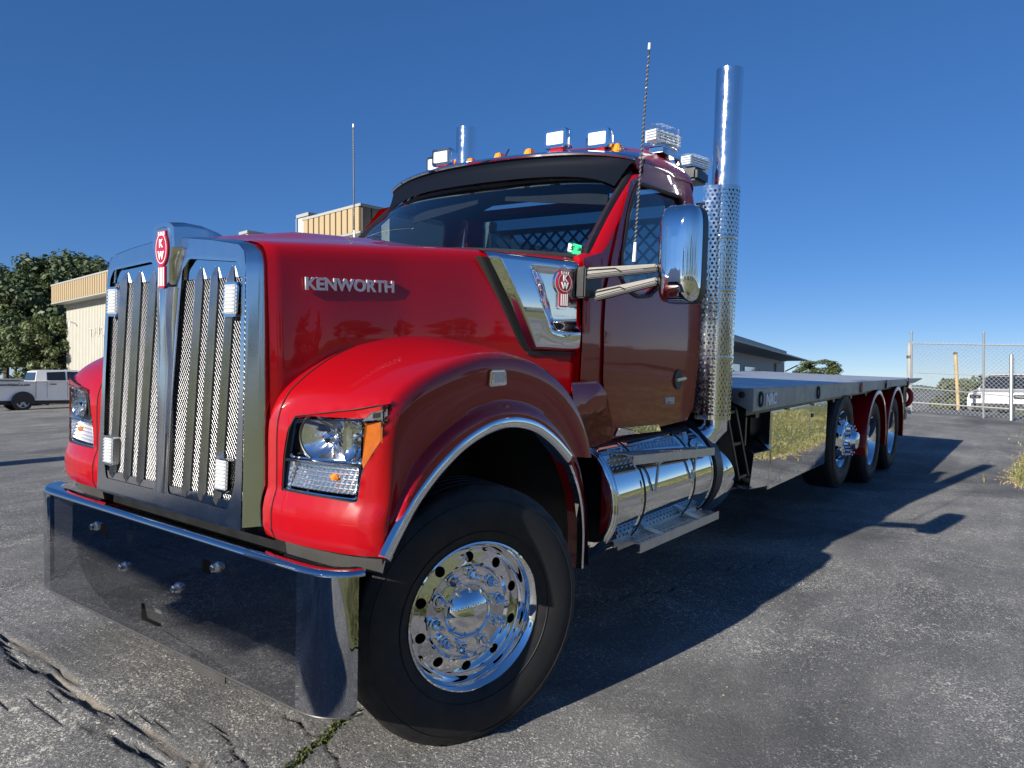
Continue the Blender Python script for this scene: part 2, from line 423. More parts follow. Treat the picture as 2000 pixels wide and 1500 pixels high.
LAWN_EDGE = [(60, -2.2), (30, -2.6), (22, -2.75), (13, -2.88), (10.6, -2.74), (9.55, -2.70), (8.75, -2.82), (8.35, -3.4), (8.6, -5), (9.3, -8), (10, -60)]
def crack_lines():
    px = lambda L: [tuple(at(a, b, 'z', 0))[:2] for a, b in L]
    wide = px([(-60, 1225), (0, 1243), (35, 1290), (95, 1312), (140, 1360), (190, 1385), (235, 1394), (280, 1428), (235, 1452), (282, 1470), (335, 1500), (400, 1550)])
    thin = [px([(116, 1340), (103, 1372), (105, 1400), (160, 1418), (205, 1430), (235, 1452)]), px([(232, 1394), (205, 1422)]),
            px([(510, 1368), (470, 1400), (430, 1420), (445, 1455), (470, 1480), (480, 1520)]), px([(235, 1394), (290, 1400), (350, 1440), (405, 1490), (420, 1520)]),
            px([(470, 1480), (430, 1490), (400, 1500)]), px([(560, 1400), (620, 1440), (665, 1480), (660, 1500)]), px([(1580, 1085), (1500, 1100), (1430, 1112), (1340, 1120)]),
            px([(1150, 1185), (1230, 1165), (1330, 1150)]), px([(1840, 905), (1760, 930), (1700, 925)]), px([(110, 1405), (60, 1380), (0, 1370)])]
    green = [px([(692, 1390), (660, 1415), (640, 1440), (600, 1468), (575, 1490), (555, 1515)])]
    fill = [px([(20, 1245), (55, 1262), (100, 1300), (150, 1330)]), px([(150, 1362), (185, 1372), (222, 1390)]), px([(285, 1430), (330, 1460), (390, 1495), (430, 1520)]), px([(100, 1300), (140, 1345)])]
    return wide, thin, green, fill
def seg_dist(P, A, B):
    d = B-A; t = np.clip(((P-A) @ d)/max(d @ d, 1e-9), 0, 1); return np.linalg.norm(P-A-t[:, None]*d, axis=1)
def line_dist(P, line): return np.min([seg_dist(P, np.array(line[i]), np.array(line[i+1])) for i in range(len(line)-1)], axis=0)
def make_ground():
    def axis(knots):
        o = []
        for (a, b, st) in knots: o += list(np.arange(a, b-1e-6, st))
        return o+[knots[-1][1]]
    xs = axis([(-900, -100, 80), (-100, -20, 8), (-20, -2.6, 1.2), (-2.6, -1.9, .1), (-1.9, -.1, .012), (-.1, 5, .1), (5, 40, .7), (40, 120, 8), (120, 1500, 90)])
    ys = axis([(-900, -100, 80), (-100, -20, 8), (-20, -3.4, 1.), (-3.4, -2.2, .1), (-2.2, -.4, .012), (-.4, 3, .1), (3, 60, 1.2), (60, 120, 6), (120, 1500, 90)])
    X, Y = np.meshgrid(xs, ys, indexing='ij'); P = np.stack([X.ravel(), Y.ravel()], 1); Z = np.array([gz(a, b) for a, b in P])
    near = (P[:, 0] > -3) & (P[:, 0] < 12) & (P[:, 1] > -4) & (P[:, 1] < 3); Q = P[near]
    rng = np.random.default_rng(3)
    wob = np.array([(mnoise.noise((a*9, b*9, 1)), mnoise.noise((a*9, b*9, 7))) for a, b in Q]); wob2 = np.array([mnoise.noise((a*38, b*38, 3)) for a, b in Q])
    Qw = Q+wob*.035+wob2[:, None]*.015
    wide, thin, green, fill = crack_lines(); R = np.zeros(len(Q)); G = np.zeros(len(Q)); B = np.zeros(len(Q)); dz = np.zeros(len(Q))
    wv = .010+.014*np.clip(np.array([mnoise.noise((a*5, b*5, 11)) for a, b in Q])+.2, 0, 1)
    d = line_dist(Qw, wide); c = np.clip((1-d/wv)*1.9, 0, 1)**.8; R = np.maximum(R, c); dz -= .035*c
    side = np.clip(1-d/.05, 0, 1); dz += -.004*side**2
    for l in fill:
        d = line_dist(Qw, l); c = np.clip((.030+.035*wob2-d)/.022, 0, 1)*np.clip(.75+.8*wob2, .25, 1); G = np.maximum(G, c); dz -= .010*c
    for l in thin:
        d = line_dist(Qw, l); c = np.clip(1-d/.0075, 0, 1)**.7; R = np.maximum(R, c*.9); dz -= .012*c
    for l in green:
        d = line_dist(Qw, l); c = np.clip(1-d/.010, 0, 1)**.7; R = np.maximum(R, c*.8); dz -= .012*c
        B = np.maximum(B, np.clip((.022+.022*wob2-d)/.015, 0, 1)*.8)
    dz += .0035*wob2*(np.abs(Q[:, 0]+1) < .95)
    Z[near] += dz
    me = bpy.data.meshes.new('ground'); nx, ny = len(xs), len(ys)
    I = np.arange(nx*ny).reshape(nx, ny); F = np.stack([I[:-1, :-1], I[1:, :-1], I[1:, 1:], I[:-1, 1:]], -1).reshape(-1, 4)
    me.from_pydata(np.c_[P, Z].tolist(), [], F.tolist()); me.shade_smooth()
    ca = me.color_attributes.new('crack', 'FLOAT_COLOR', 'POINT'); col = np.zeros((len(P), 4)); col[:, 3] = 1
    idx = np.where(near)[0]; col[idx, 0] = R*(1-G*.6); col[idx, 1] = G; col[idx, 2] = B
    ca.data.foreach_set('color', col.ravel()); me.materials.append(MATS['asphalt'])
    o = bpy.data.objects.new('asphalt_lot', me); COL.objects.link(o); tag(o, kind='structure')
make_ground()
def sheet(name, poly, m, dz, step, kind='structure', skirt=False):
    # a sheet that follows the ground
    bm = bmesh.new(); V = [bm.verts.new((p[0], p[1], 0)) for p in poly]
    for t in tessellate_polygon([[Vector((p[0], p[1], 0)) for p in poly]]):
        try: bm.faces.new([V[i] for i in t])
        except ValueError: pass
    for ax in (0, 1):
        lo = min(p[ax] for p in poly); hi = max(p[ax] for p in poly); c = lo+step
        while c < hi:
            q = Vector((0, 0, 0)); n = Vector((0, 0, 0)); q[ax] = c; n[ax] = 1
            bmesh.ops.bisect_plane(bm, geom=bm.verts[:]+bm.edges[:]+bm.faces[:], plane_co=q, plane_no=n, dist=1e-5); c += step
    for v in bm.verts: v.co.z = gz(v.co.x, v.co.y)+dz
    bmesh.ops.recalc_face_normals(bm, faces=bm.faces[:])
    if bm.faces and sum(f.normal.z for f in bm.faces) < 0: bmesh.ops.reverse_faces(bm, faces=bm.faces[:])
    me = bpy.data.meshes.new(name); bm.to_mesh(me); bm.free(); me.shade_smooth(); me.materials.append(MATS[m])
    o = bpy.data.objects.new(name, me); COL.objects.link(o); return tag(o, kind=kind)
sheet('lawn', [(x, y) for x, y in LAWN_EDGE]+[(60, -60)], 'lawn', .02, 4.)
sheet('near_lawn', [(.02, -3.0), (-.25, -2.55), (-1.2, -2.35), (-3, -2.6), (-6, -3.5), (-12, -6), (-30, -11), (-30, -11.9), (1.6, -12.4), (.9, -9), (.3, -5)], 'lawn', .012, .8)
sheet('grass_verge', [(-70, -11.5), (-12, -12.0), (4, -12.6), (4.6, -60), (-70, -60)], 'lawn', .02, 4.)
sheet('far_field', [(-90, -12), (-24, -12), (-30, 60), (-90, 60)], 'lawn', .02, 5.)
def blades(name, spots, n, h, m):
    mb = MB()
    for k in range(n):
        x, y, sp = random.choice(spots); x += random.gauss(0, sp); y += random.gauss(0, sp); a = random.uniform(0, 2*pi); hh = h*random.uniform(.4, 1.2); ww = .006+.004*random.random()
        b = gp(x, y, 0); l = Vector((cos(a), sin(a), 0)); t = Vector((-sin(a), cos(a), 0))*ww; tip = b+Vector((0, 0, hh))+l*hh*random.uniform(.2, .9)
        mid = b+Vector((0, 0, hh*.6))+l*hh*.15
        mb.add([b-t, b+t, mid+t*.7, mid-t*.7, tip], [(0, 1, 2, 3), (3, 2, 4)])
    o = mb.build(name, m, flat=True); return tag(o, kind='stuff')
edge_spots = []
ed = resample([(p[0], p[1], 0) for p in LAWN_EDGE[3:8]], 60)
for p in ed: edge_spots.append((p.x+.05, p.y-.05, .09))
for k in range(160): edge_spots.append((random.uniform(8.9, 17), random.uniform(-7, -3.0), .25))
blades('grass', edge_spots, 11000, .05, 'grass_blade')
blades('grass', [(random.uniform(8.9, 18), random.uniform(-8, -3.2), .3) for k in range(300)], 12000, .10, 'grass_blade')
blades('grass', [(random.uniform(-2.0, -.15), random.uniform(-4.4, -2.65), .08) for k in range(200)], 9000, .09, 'grass_blade')
wd = crack_lines()[2][0]
blades('weeds', [(p[0], p[1], .012) for p in resample([(a, b, 0) for a, b in wd], 30)], 230, .010, 'weed_blade')
mb = MB()
for k in range(420):                                   # loose stones along the lawn edge and on the lot
    if k < 300: p = random.choice(ed); x, y, s_ = p.x+random.gauss(-.05, .12), p.y+random.gauss(.02, .10), random.uniform(.008, .028)
    else: x, y, s_ = random.uniform(-1.8, 6), random.uniform(-3.2, -1.5), random.uniform(.003, .008)
    b = gp(x, y, s_*.25); r = [Vector((random.uniform(.6, 1.2)*s_*sx, random.uniform(.6, 1.2)*s_*sy, random.uniform(.4, .8)*s_*sz)) for sx, sy, sz in ((1, 0, 0), (0, 1, 0), (-1, 0, 0), (0, -1, 0), (0, 0, 1), (0, 0, -.6))]
    mb.add([b+q for q in r], [(0, 1, 4), (1, 2, 4), (2, 3, 4), (3, 0, 4), (1, 0, 5), (2, 1, 5), (3, 2, 5), (0, 3, 5)])
tag(mb.build('gravel', 'soil', flat=True), kind='stuff')

# ================================================================== THE TRUCK
T = empty('flatbed_truck'); T.matrix_world = RG.to_4x4()
tag(T, 'red long-nosed flatbed truck with chrome grille, bumper and tall exhaust stack, parked on the asphalt', 'truck')
BOTH = (-1, 1)
def sy(side, p): return (p[0], p[1] if side < 0 else -p[1], p[2])

# ---- frame and underbody
mb = MB()
for s in BOTH:
    mb.bb((-.42, s*.40, .70), (11.0, s*.48, .98)); mb.bb((2.9, s*.40, .98), (11.1, s*.50, 1.14))
for x in (-.35, .9, 2.2, 3.3, 4.6, 5.6, 7.0, 8.5, 10.9): mb.bb((x-.06, -.40, .74), (x+.06, .40, .95))
mb.bb((-.45, -.5, .82), (-.30, .5, .93)); mb.bb((-.60, -.95, .55), (-.50, .95, .75))
mb.build('chassis_frame', 'black_frame', T, bevel=.006)
mb = MB(); mb.bb((-.15, -.39, .55), (2.2, .39, 1.25)); mb.bb((2.2, -.3, .5), (5.8, .3, .75)); mb.bb((-.48, -.55, .9), (-.40, .55, 1.85))
mb.build('drivetrain', 'dark_void', T)
for x, z in ((0.02, .51), (6.2, .62), (7.78, .51), (9.16, .51)):
    mb = MB(); mb.lathe([(.01, -.95), (.075, -.95), (.075, -.2), (.18, -.14), (.2, 0), (.18, .14), (.075, .2), (.075, .95), (.01, .95)], (x, 0, z), (0, -1, 0), 16); mb.build('axle', 'black_frame', T)
for s in BOTH:
    mb = MB(); mb.bb((5.6, s*.52, .62), (9.9, s*.60, .74)); mb.build('suspension_beam', 'black_frame', T)

# ---- wheels
def wheel(name, center, steer, style, side=-1, dual=False, logo=False):
    R_ = Matrix.Translation(sy(side, center)) @ Matrix.Rotation(steer+(pi if side > 0 else 0), 4, 'Z')
    cz = center[2]; TR = .527
    def place(o, par):
        o.matrix_local = Matrix.Identity(4); o.parent = par
    # rim: local -Y is outwards, y=0 at the flange
    mb = MB()
    k = 20
    if style == 'steer':
        dish = .072; ro, ri, rl = .262, .186, .125
        mb.lathe([(.286, .006), (.296, -.004), (.302, -.002), (.303, .012), (.296, .02)][::-1], (0, 0, 0), (0, 1, 0), 72)
        mb.lathe([(.286, .006), (.281, .014), (.272, .028), (.268, .05), (.262, dish-.006), (.255, dish)], (0, 0, 0), (0, 1, 0), 72)
        prof = [(.1955, dish-.011), (.190, dish-.006), (.185, dish-.001), (.178, dish+.000), (.14, dish-.005), (.10, dish-.009), (.02, dish-.012)]
        mb.lathe(prof, (0, 0, 0), (0, 1, 0), 72, cap1=True)
        fdisc = lambda r, a: Vector((cos(a)*r, dish-.011*(.255-r)/.0595, sin(a)*r))
    elif style == 'pusher':
        fy = lambda r: interp(r, [.10, .20, .255], [-.055, -.045, .055])
        mb.lathe([(.296, .02), (.303, .012), (.302, -.002), (.296, -.004), (.286, .006), (.276, .03), (.268, .06), (.255, .055)], (0, 0, 0), (0, 1, 0), 48)
        mb.lathe([(.1955, fy(.1955)), (.185, -.052), (.17, -.058), (.02, -.058)], (0, 0, 0), (0, 1, 0), 48, cap1=True)
        fdisc = lambda r, a: Vector((cos(a)*r, fy(r), sin(a)*r))
    else:
        dish = .145
        mb.lathe([(.296, .02), (.303, .012), (.302, -.002), (.296, -.004), (.286, .006), (.272, .03), (.262, .06), (.258, dish), (.255, dish)], (0, 0, 0), (0, 1, 0), 48)
        mb.lathe([(.1955, dish), (.16, dish+.02), (.02, dish+.02)], (0, 0, 0), (0, 1, 0), 48, cap1=True)
        fdisc = lambda r, a: Vector((cos(a)*r, dish, sin(a)*r))
    nh = 10; r0, r1, rc, hr = .1955, .255, .2255, (.0215 if style == 'steer' else .024)
    for h in range(nh):                                # ring of hand holes, really open
        a0 = 2*pi*(h+.5)/nh; da = pi/nh; vs = []; fs = []; K = 24
        for q in range(K):
            an = 2*pi*(q+.5)/K; c, s_ = cos(an), sin(an); hx, hy = hr*c, hr*s_
            m_ = max(abs(c), abs(s_)); ex, ey = c/m_, s_/m_
            rr = rc+(r1-rc)*ey if ey > 0 else rc+(rc-r0)*ey
            o_ = fdisc(rr, a0+da*ex); pin = fdisc(rc, a0); rad = Vector((cos(a0), 0, sin(a0))); tan = Vector((-sin(a0), 0, cos(a0)))
            i_ = fdisc(rc+hy, a0+hx/rc)
            vs += [o_, i_, i_+Vector((0, .022, 0))]
        for q in range(K):
            n_ = (q+1) % K; fs += [(3*q, 3*q+1, 3*n_+1, 3*n_), (3*q+1, 3*q+2, 3*n_+2, 3*n_+1)]
        mb.add(vs, fs)
    w_ = mb.build('wheel', 'chrome' if style != 'drive' else 'polished', T, angle=30, weld=.0004, recalc=False)
    w_.matrix_local = R_
    # tyre
    g = .30
    prof = [(.292, .025), (.300, .004), (.322, -.008), (.352, -.020), (.385, -.028), (.425, -.030), (.462, -.026), (.488, -.014), (.500, -.006), (.506, -.004), (.514, .004), (.522, .016)]
    tread = [(TR, .032), (TR, .066), (TR-.012, .069), (TR-.012, .079), (TR, .082), (TR, .118), (TR-.012, .121), (TR-.012, .131), (TR, .134)]
    wid = .30
    half = prof+tread; full = half+[(r, wid-h) for r, h in reversed(half)]
    mb = MB(); seg = 144; m_ = len(full)
    bot = cz; vs = []; fs = []
    for i, (r, h) in enumerate(full):
        for q in range(seg):
            an = 2*pi*q/seg; rr = r
            if r > .499 and r < TR-.001 and h < .03 or (r > .499 and r < TR-.001 and h > wid-.03):
                if q % 6 == 0: rr = r-.007
            p = Vector((cos(an)*rr, h, sin(an)*rr))
            if p.z < -bot+.003 and style != 'pusher': p.z = -bot+.003
            vs.append(p)
    for i in range(m_-1):
        for q in range(seg): fs.append((i*seg+q, (i+1)*seg+q, (i+1)*seg+(q+1) % seg, i*seg+(q+1) % seg))
    mb.add(vs, [tuple(reversed(f)) for f in fs])
    # raised rings on the sidewall
    for rr, hh in ((.345, -.0195), (.472, -.0235)):
        mb.tube([(cos(2*pi*q/96)*rr, hh, sin(2*pi*q/96)*rr) for q in range(96)], .0022, 5, closed=True)
    mb.lathe([(.30, .03), (.25, .10), (.25, .27)], (0, 0, 0), (0, 1, 0), 32)
    t_ = mb.build('tyre', 'rubber', w_, angle=28)
    if style == 'steer' and side < 0:
        def bend(rad, mid):
            def f(x, y, z):
                an = mid-x/rad; r = rad+y; return Vector((cos(an)*r, -.0265-z*.5, sin(an)*r))
            return f
        for s_, mid in (('315/80 R 22.5', radians(38)),):
            text('size_lettering', s_, 'rubber_worn', w_, (0, 0, 0), (1, 0, 0), (0, 0, 1), .042, .0016, 1.25, .0012, 'LEFT', bend(.412, mid))
    if dual:
        mb2 = MB(); pr2 = [(.30, .40), (.36, .35), (.43, .345), (.49, .36), (.522, .39), (TR, .40), (TR, .60), (.49, .63), (.30, .62)]
        mb2.lathe([(r, h) for r, h in pr2], (0, 0, 0), (0, 1, 0), 72); mb2.build('tyre', 'rubber', w_, angle=28)
    # lug nuts and hub
    yb = .066 if style == 'steer' else (-.058 if style == 'pusher' else .165)
    out_ = -1
    lug0 = None
    for q in range(10):
        an = 2*pi*q/10+.18; c = Vector((cos(an)*.152, yb, sin(an)*.152))
        if lug0 is None:
            m3 = MB()
            m3.lathe([(.0255, 0), (.0265, .004), (.024, .008), (.0215, .009)], (0, 0, 0), (0, -1, 0), 20)
            m3.lathe([(.0215, .006), (.0195, .012), (.0135, .046), (.0125, .050)], (0, 0, 0), (0, -1, 0), 6)
            m3.lathe([(.0128, .046), (.0128, .064), (.0105, .067), (.001, .0675)], (0, 0, 0), (0, -1, 0), 16)
            lug0 = m3.build('lug_nut', 'chrome', w_, angle=30); l = lug0
        else: l = lug0.copy(); COL.objects.link(l); l.parent = w_
        l.location = c; l.rotation_euler = (0, an, 0)
    m3 = MB()
    if style == 'steer': m3.lathe([(.112, 0), (.112, .004), (.108, .010), (.098, .024), (.080, .040), (.055, .052), (.028, .058), (.001, .060)], (0, yb, 0), (0, -1, 0), 56)
    elif style == 'pusher': m3.lathe([(.115, 0), (.112, .05), (.10, .07), (.092, .10), (.07, .115), (.001, .12)], (0, yb, 0), (0, -1, 0), 40)
    else: m3.lathe([(.11, 0), (.10, .10), (.07, .13), (.001, .14)], (0, yb, 0), (0, -1, 0), 28)
    m3.build('hub_cap', 'chrome', w_, angle=40)
    m3 = MB(); m3.lathe([(.02, .12), (.257, .12), (.257, .16)], (0, 0, 0), (0, 1, 0), 32); m3.build('brake_drum', 'dark_void', w_)
    if logo:
        a = radians(97); c = Vector((cos(a)*.2255, .0705, sin(a)*.2255)); m3 = MB()
        q = [(-.026, -.017), (.026, -.017), (.015, .017), (-.015, .017)]
        tx = Vector((sin(a), 0, -cos(a))); ty = Vector((cos(a), 0, sin(a)))
        m3.prism([c+tx*u+ty*v for u, v in q], (0, -.001, 0)); m3.build('maker_sticker', 'decal_silver', w_)
        m3 = MB(); q = rounded([(-.008, -.002), (.008, -.002), (.008, .014), (-.008, .014)], .003)
        m3.prism([c+tx*u+ty*v+Vector((0, -.0015, 0)) for u, v in q], (0, -.0008, 0)); m3.build('sticker_mark', 'black_print', w_)
        text('sticker_word', 'ALCOA', 'black_print', w_, c-ty*.0125+Vector((0, -.0014, 0)), tx, ty, .011, .0003, 1, .0002, 'CENTER')
        m3 = MB(); a2 = radians(118); p = Vector((cos(a2)*.2255, .09, sin(a2)*.2255)); m3.tube([p, p+Vector((.02, -.025, -.012))], .004, 8); m3.build('valve_stem', 'satin_metal', w_)
    return w_
wheel('wheel', (0, -1.1636, .5136), -.339, 'steer', -1, logo=True)
wheel('wheel', (0.05, -1.10, .5136), -.32, 'steer', 1)
for s in BOTH:
    wheel('wheel', (6.19, -1.185, .675), 0, 'pusher', s)
    wheel('wheel', (7.79, -1.19, .5136), 0, 'drive', s, True)
    wheel('wheel', (9.17, -1.19, .5136), 0, 'drive', s, True)

# ---- hood
HX = [-.60, -.3, 0, .4, .7, .98]; HW = [.598, .648, .70, .80, .905, 1.005]
def hw(x): return interp(x, HX, HW)
def hz(x): return interp(x, [-.60, .4, .98], [1.958, 2.036, 2.05])
def hood_section(x):
    w_ = hw(x); z = hz(x); c = interp(x, [-.6, -.45, -.1, 1], [.36, .62, 1., .8]); L = [(0, z+.098*c), (.13, z+.094*c), (.19, z+.078*c), (.27, z+.056*c), (.45, z+.036*c)]
    L += [(w_-.10, z+.012), (w_-.055, z+.003), (w_-.026, z-.012), (w_-.010, z-.034), (w_-.001, z-.065)]
    zb = interp(x, [-.6, -.46, -.38, 1], [.87, .87, 1.36, 1.36])
    for t in (.15, .3, .45, .6, .8, 1.): L.append((w_+.020*sin(t*pi*.9)+.012*t, z-.065-(z-.065-zb)*t))
    return L
rows = []
for x in [-.585, -.58, -.565]+list(np.linspace(-.53, .97, 26))+[.985]:
    h = hood_section(x); sc = 1 if -.58 < x < .98 else .988
    rows.append([Vector((x, -y*sc, z*(1 if sc == 1 else .9985))) for y, z in h][::-1]+[Vector((x, y*sc, z*(1 if sc == 1 else .9985))) for y, z in h[1:]])
MB().grid(rows).build('hood', 'paint_red', T, angle=50)
def on_hood(px, py, off=0):
    p = hit(px, py, lambda P: -P[1]-hw(P[0])-.012-off); return p
# letters on the hood side
p0 = on_hood(594, 565); p1 = on_hood(768, 571)
for s in BOTH:
    W_ = (p1-p0)
    a, b = (p0, p1) if s < 0 else (sy(1, p1), sy(1, p0)); a, b = Vector(a), Vector(b)
    o = text('name_badge', 'KENWORTH', 'decal_silver', T, a+Vector((0, s*.004, 0)), b-a, (0, 0, 1), .066, .004, 1., .0022)
    xs_ = [v.co.x for v in o.data.vertices]; L0 = max(xs_)-min(xs_); k = abs(b.x-a.x)/L0
    d = (b-a).normalized()
    for v in o.data.vertices:
        q = v.co-a; v.co = v.co+d*(q.dot(d)*(k-1))

# ---- fenders
_xf = catmull([(.55, -.565, 0), (.62, -.588, 0), (.70, -.602, 0), (.80, -.603, 0), (.92, -.593, 0), (1.0, -.579, 0), (1.067, -.561, 0), (1.12, -.535, 0), (1.165, -.495, 0), (1.30, -.36, 0)], 8)
_xx = [p.x for p in _xf]; _xz = [p.y for p in _xf]
XF = lambda y: interp(abs(y), _xx, _xz)
SP = catmull([(-.56+.56, .87, 0)], 1) if False else None
S_TOP = [(-.632, .866), (-.645, .885), (-.648, .95), (-.648, 1.02), (-.648, 1.15), (-.648, 1.26), (-.636, 1.335), (-.600, 1.395), (-.54, 1.442), (-.45, 1.492), (-.33, 1.545), (-.18, 1.593), (.0, 1.626), (.20, 1.627), (.42, 1.580), (.58, 1.515), (.70, 1.435), (.80, 1.335), (.875, 1.22), (.915, 1.12)]
O_ARC = [(-.525, .868), (-.46, .955), (-.39, 1.035), (-.31, 1.105), (-.233, 1.160), (-.13, 1.218), (-.025, 1.258), (.07, 1.280), (.159, 1.288), (.26, 1.280), (.365, 1.256), (.45, 1.220), (.534, 1.174), (.60, 1.13), (.662, 1.085)]
NU = 64
S2 = resample([p for p in catmull([(a, b, 0) for a, b in S_TOP], 6)], NU); O2 = resample([p for p in catmull([(a, b, 0) for a, b in O_ARC], 6)], NU)
YO = 1.165
def fender_row(i):
    sx_, sz = S2[i].x, S2[i].y; ox, oz = O2[i].x, O2[i].y; f = i/(NU-1)
    k = smooth((.42-f)/.22)                          # 1 on the front face, 0 on the top
    row = []
    def sweep(y, zz=sz, xx=sx_):
        return Vector((xx+(XF(y)+.648)*k-.022*smooth((1.028-zz)/.032)*k, -y, zz-.055*(1-k)*(max(0, y-.66)/.45)**2))
    for y in (.615, .64, .68, .74, .82, .90, .97, 1.03, 1.085, 1.135): row.append(sweep(y))
    e = sweep(1.135); tgt = Vector((ox, -YO, oz))
    # shoulder: rounded from the edge of the face to the side
    c1 = sweep(1.165); side = Vector((sx_+(ox-sx_)*.32+(.10*k), -YO+.004, c1.z+(oz-c1.z)*.34))
    for t in (.2, .4, .6, .8, 1.): row.append(e*(1-t)**2+c1*2*t*(1-t)+side*t*t)
    for t in (.22, .42, .56): row.append(side.lerp(tgt, t)+Vector((0, .012*sin(t*pi), 0)))
    for t, d in ((.62, .010), (.66, -.004), (.71, -.013), (.80, -.016), (.90, -.016)): row.append(side.lerp(tgt, t)+Vector((0, d, 0)))
    row.append(tgt+Vector((0, -.014, 0))); row.append(tgt+Vector((0, .03, 0)))
    return row
FROWS = [fender_row(i) for i in range(NU)]
# headlight outline on the front face, given in (y, z)
ffun = lambda P: P[0]-XF(P[1])
def fyz(px, py): p = hit(px, py, ffun); return (min(-p.y, 1.142), p.z)
HL_PX = [(574, 812), (690, 799), (762, 790), (770, 800), (771, 832), (757, 862), (706, 922), (697, 984), (640, 974), (549, 957), (553, 890), (562, 835)]
HL = [fyz(a, b) for a, b in HL_PX]
def inpoly(p, L):
    c = False
    for i in range(len(L)):
        a, b = L[i-1], L[i]
        if (a[1] > p[1]) != (b[1] > p[1]) and p[0] < (b[0]-a[0])*(p[1]-a[1])/(b[1]-a[1])+a[0]: c = not c
    return c
def fender(side):
    # fine resample of the front, faces inside the headlight removed and the edge snapped to its outline
    g = [resample(r, 60) for r in FROWS]; g = [list(c) for c in zip(*[resample(list(c), 110) for c in zip(*g)])]
    HLr = [(p.x, p.y) for p in resample([(a, b, 0) for a, b in HL+HL[:1]], 160)][:-1]; NP = np.array(HLr)
    n = len(g[0]); vs = [p.copy() for r in g for p in r]; fs = []
    for i in range(len(g)-1):
        for j in range(n-1):
            q = (i*n+j, i*n+j+1, (i+1)*n+j+1, (i+1)*n+j); c = sum((vs[k] for k in q), Vector())/4
            if c.x < -.30 and inpoly((-c.y, c.z), HLr): continue
            fs.append(q)
    cnt = {}
    for f in fs:
        for a, b in zip(f, f[1:]+f[:1]): cnt[tuple(sorted((a, b)))] = cnt.get(tuple(sorted((a, b))), 0)+1
    bv = {v for e, c in cnt.items() if c == 1 for v in e}; rim = []
    for v in bv:
        p = vs[v]
        if p.x < -.25 and p.z > .98:
            d = np.hypot(NP[:, 0]+p.y, NP[:, 1]-p.z); i = d.argmin()
            if d[i] < .03: vs[v] = Vector((p.x, -NP[i, 0], NP[i, 1])); rim.append(v)
    rim = set(rim); extra = []; mp = {}
    for e, c in cnt.items():
        if c == 1 and e[0] in rim and e[1] in rim:
            for v in e:
                if v not in mp: mp[v] = len(vs); q = vs[v]; vs.append(Vector((q.x+.10, q.y, q.z)))
            extra.append((e[0], e[1], mp[e[1]], mp[e[0]]))
    mb = MB(side); mb.add(vs, [tuple(f) for f in fs]+extra)
    o = mb.build('fender', 'paint_red', T, angle=38, recalc=False)
    # lower body line on the front face, chrome trim round the wheel opening
    tr = MB(side); path = [Vector((p.x, -YO-.012, p.y)) for p in O2]
    rows = []
    for i, p in enumerate(path):
        a = path[max(0, i-1)]; b = path[min(NU-1, i+1)]; t = (b-a).normalized(); nrm = Vector((-t.z, 0, t.x))
        q = lambda u, v: p+nrm*u+Vector((0, v, 0))
        rows.append([q(.022, .012), q(.019, -.002), q(.008, -.008), q(-.012, -.009), q(-.026, -.005), q(-.034, .008), q(-.036, .05)])
    tr.grid(rows); tr.build('wheel_arch_trim', 'chrome', o, angle=60)
    # piece behind the wheel, with its own narrow trim
    A = catmull([(.672, -1.13, 1.10), (.76, -1.13, .99), (.83, -1.13, .86), (.868, -1.13, .70), (.872, -1.13, .50)], 8)
    rows = []; rows2 = []
    for i, p in enumerate(A):
        t = (A[min(i+1, len(A)-1)]-A[max(i-1, 0)]).normalized(); nrm = Vector((-t.z, 0, t.x))
        wd = interp(i/len(A), [0, .3, .8, 1], [.09, .085, .05, .03])
        rows.append([p+Vector((0, .08, 0))-nrm*.0, p+Vector((0, .02, 0)), p, p+nrm*wd*.5+Vector((0, -.004, 0)), p+nrm*wd+Vector((0, .012, 0)), p+nrm*(wd+.015)+Vector((0, .08, 0))])
        rows2.append([p+nrm*.012+Vector((0, -.004, 0)), p+nrm*.006+Vector((0, -.012, 0)), p-nrm*.008+Vector((0, -.010, 0)), p-nrm*.012+Vector((0, .02, 0))])
    m2 = MB(side); m2.grid(rows); e = m2.build('rear_fender_piece', 'paint_red', T, angle=40)
    m2 = MB(side); m2.grid(rows2); m2.build('wheel_arch_trim', 'chrome', e, angle=60)
    m2 = MB(side); m2.box((.70, -1.13, 1.085), (.11, .05, .055), Matrix.Rotation(radians(38), 3, 'Y')); m2.build('fender_bracket', 'paint_red', e, bevel=.008)
    # wheel well
    m2 = MB(side); rows = []
    W2 = resample([(-.50, 0, .80), (-.44, 0, .98), (-.30, 0, 1.16), (-.06, 0, 1.29), (.16, 0, 1.33), (.38, 0, 1.30), (.62, 0, 1.19), (.80, 0, 1.02), (.90, 0, .8), (.93, 0, .5)], 30)
    for p in W2: rows.append([Vector((p.x, -1.14, p.z)), Vector((p.x, -.45, p.z))])
    m2.grid(rows); m2.add([Vector((p.x, -.46, p.z)) for p in W2]+[Vector((p.x, -.46, .5)) for p in W2], [(i, i+1, len(W2)+i+1, len(W2)+i) for i in range(len(W2)-1)])
    m2.build('wheel_well', 'black_plastic', o)
    # seam between the front face and the strip beside the grille
    sm = MB(side); pts = [FROWS[i][2]+Vector((-.0008, -.004, .0006)) for i in range(0, 52)]; sm.tube(pts, .0028, 5); sm.build('panel_seam', 'dark_void', o)
    # side marker on the fender side, set on the body surface
    def pix(p):
        v = p-CT; return 1000+FPX*v.dot(BT.col[0])/v.dot(BT.col[2]), 750-FPX*v.dot(BT.col[1])/v.dot(BT.col[2])
    best = min(((hypot(pix(FROWS[i][j])[0]-970, pix(FROWS[i][j])[1]-746), i, j) for i in range(20, NU-2) for j in range(11, 17)))
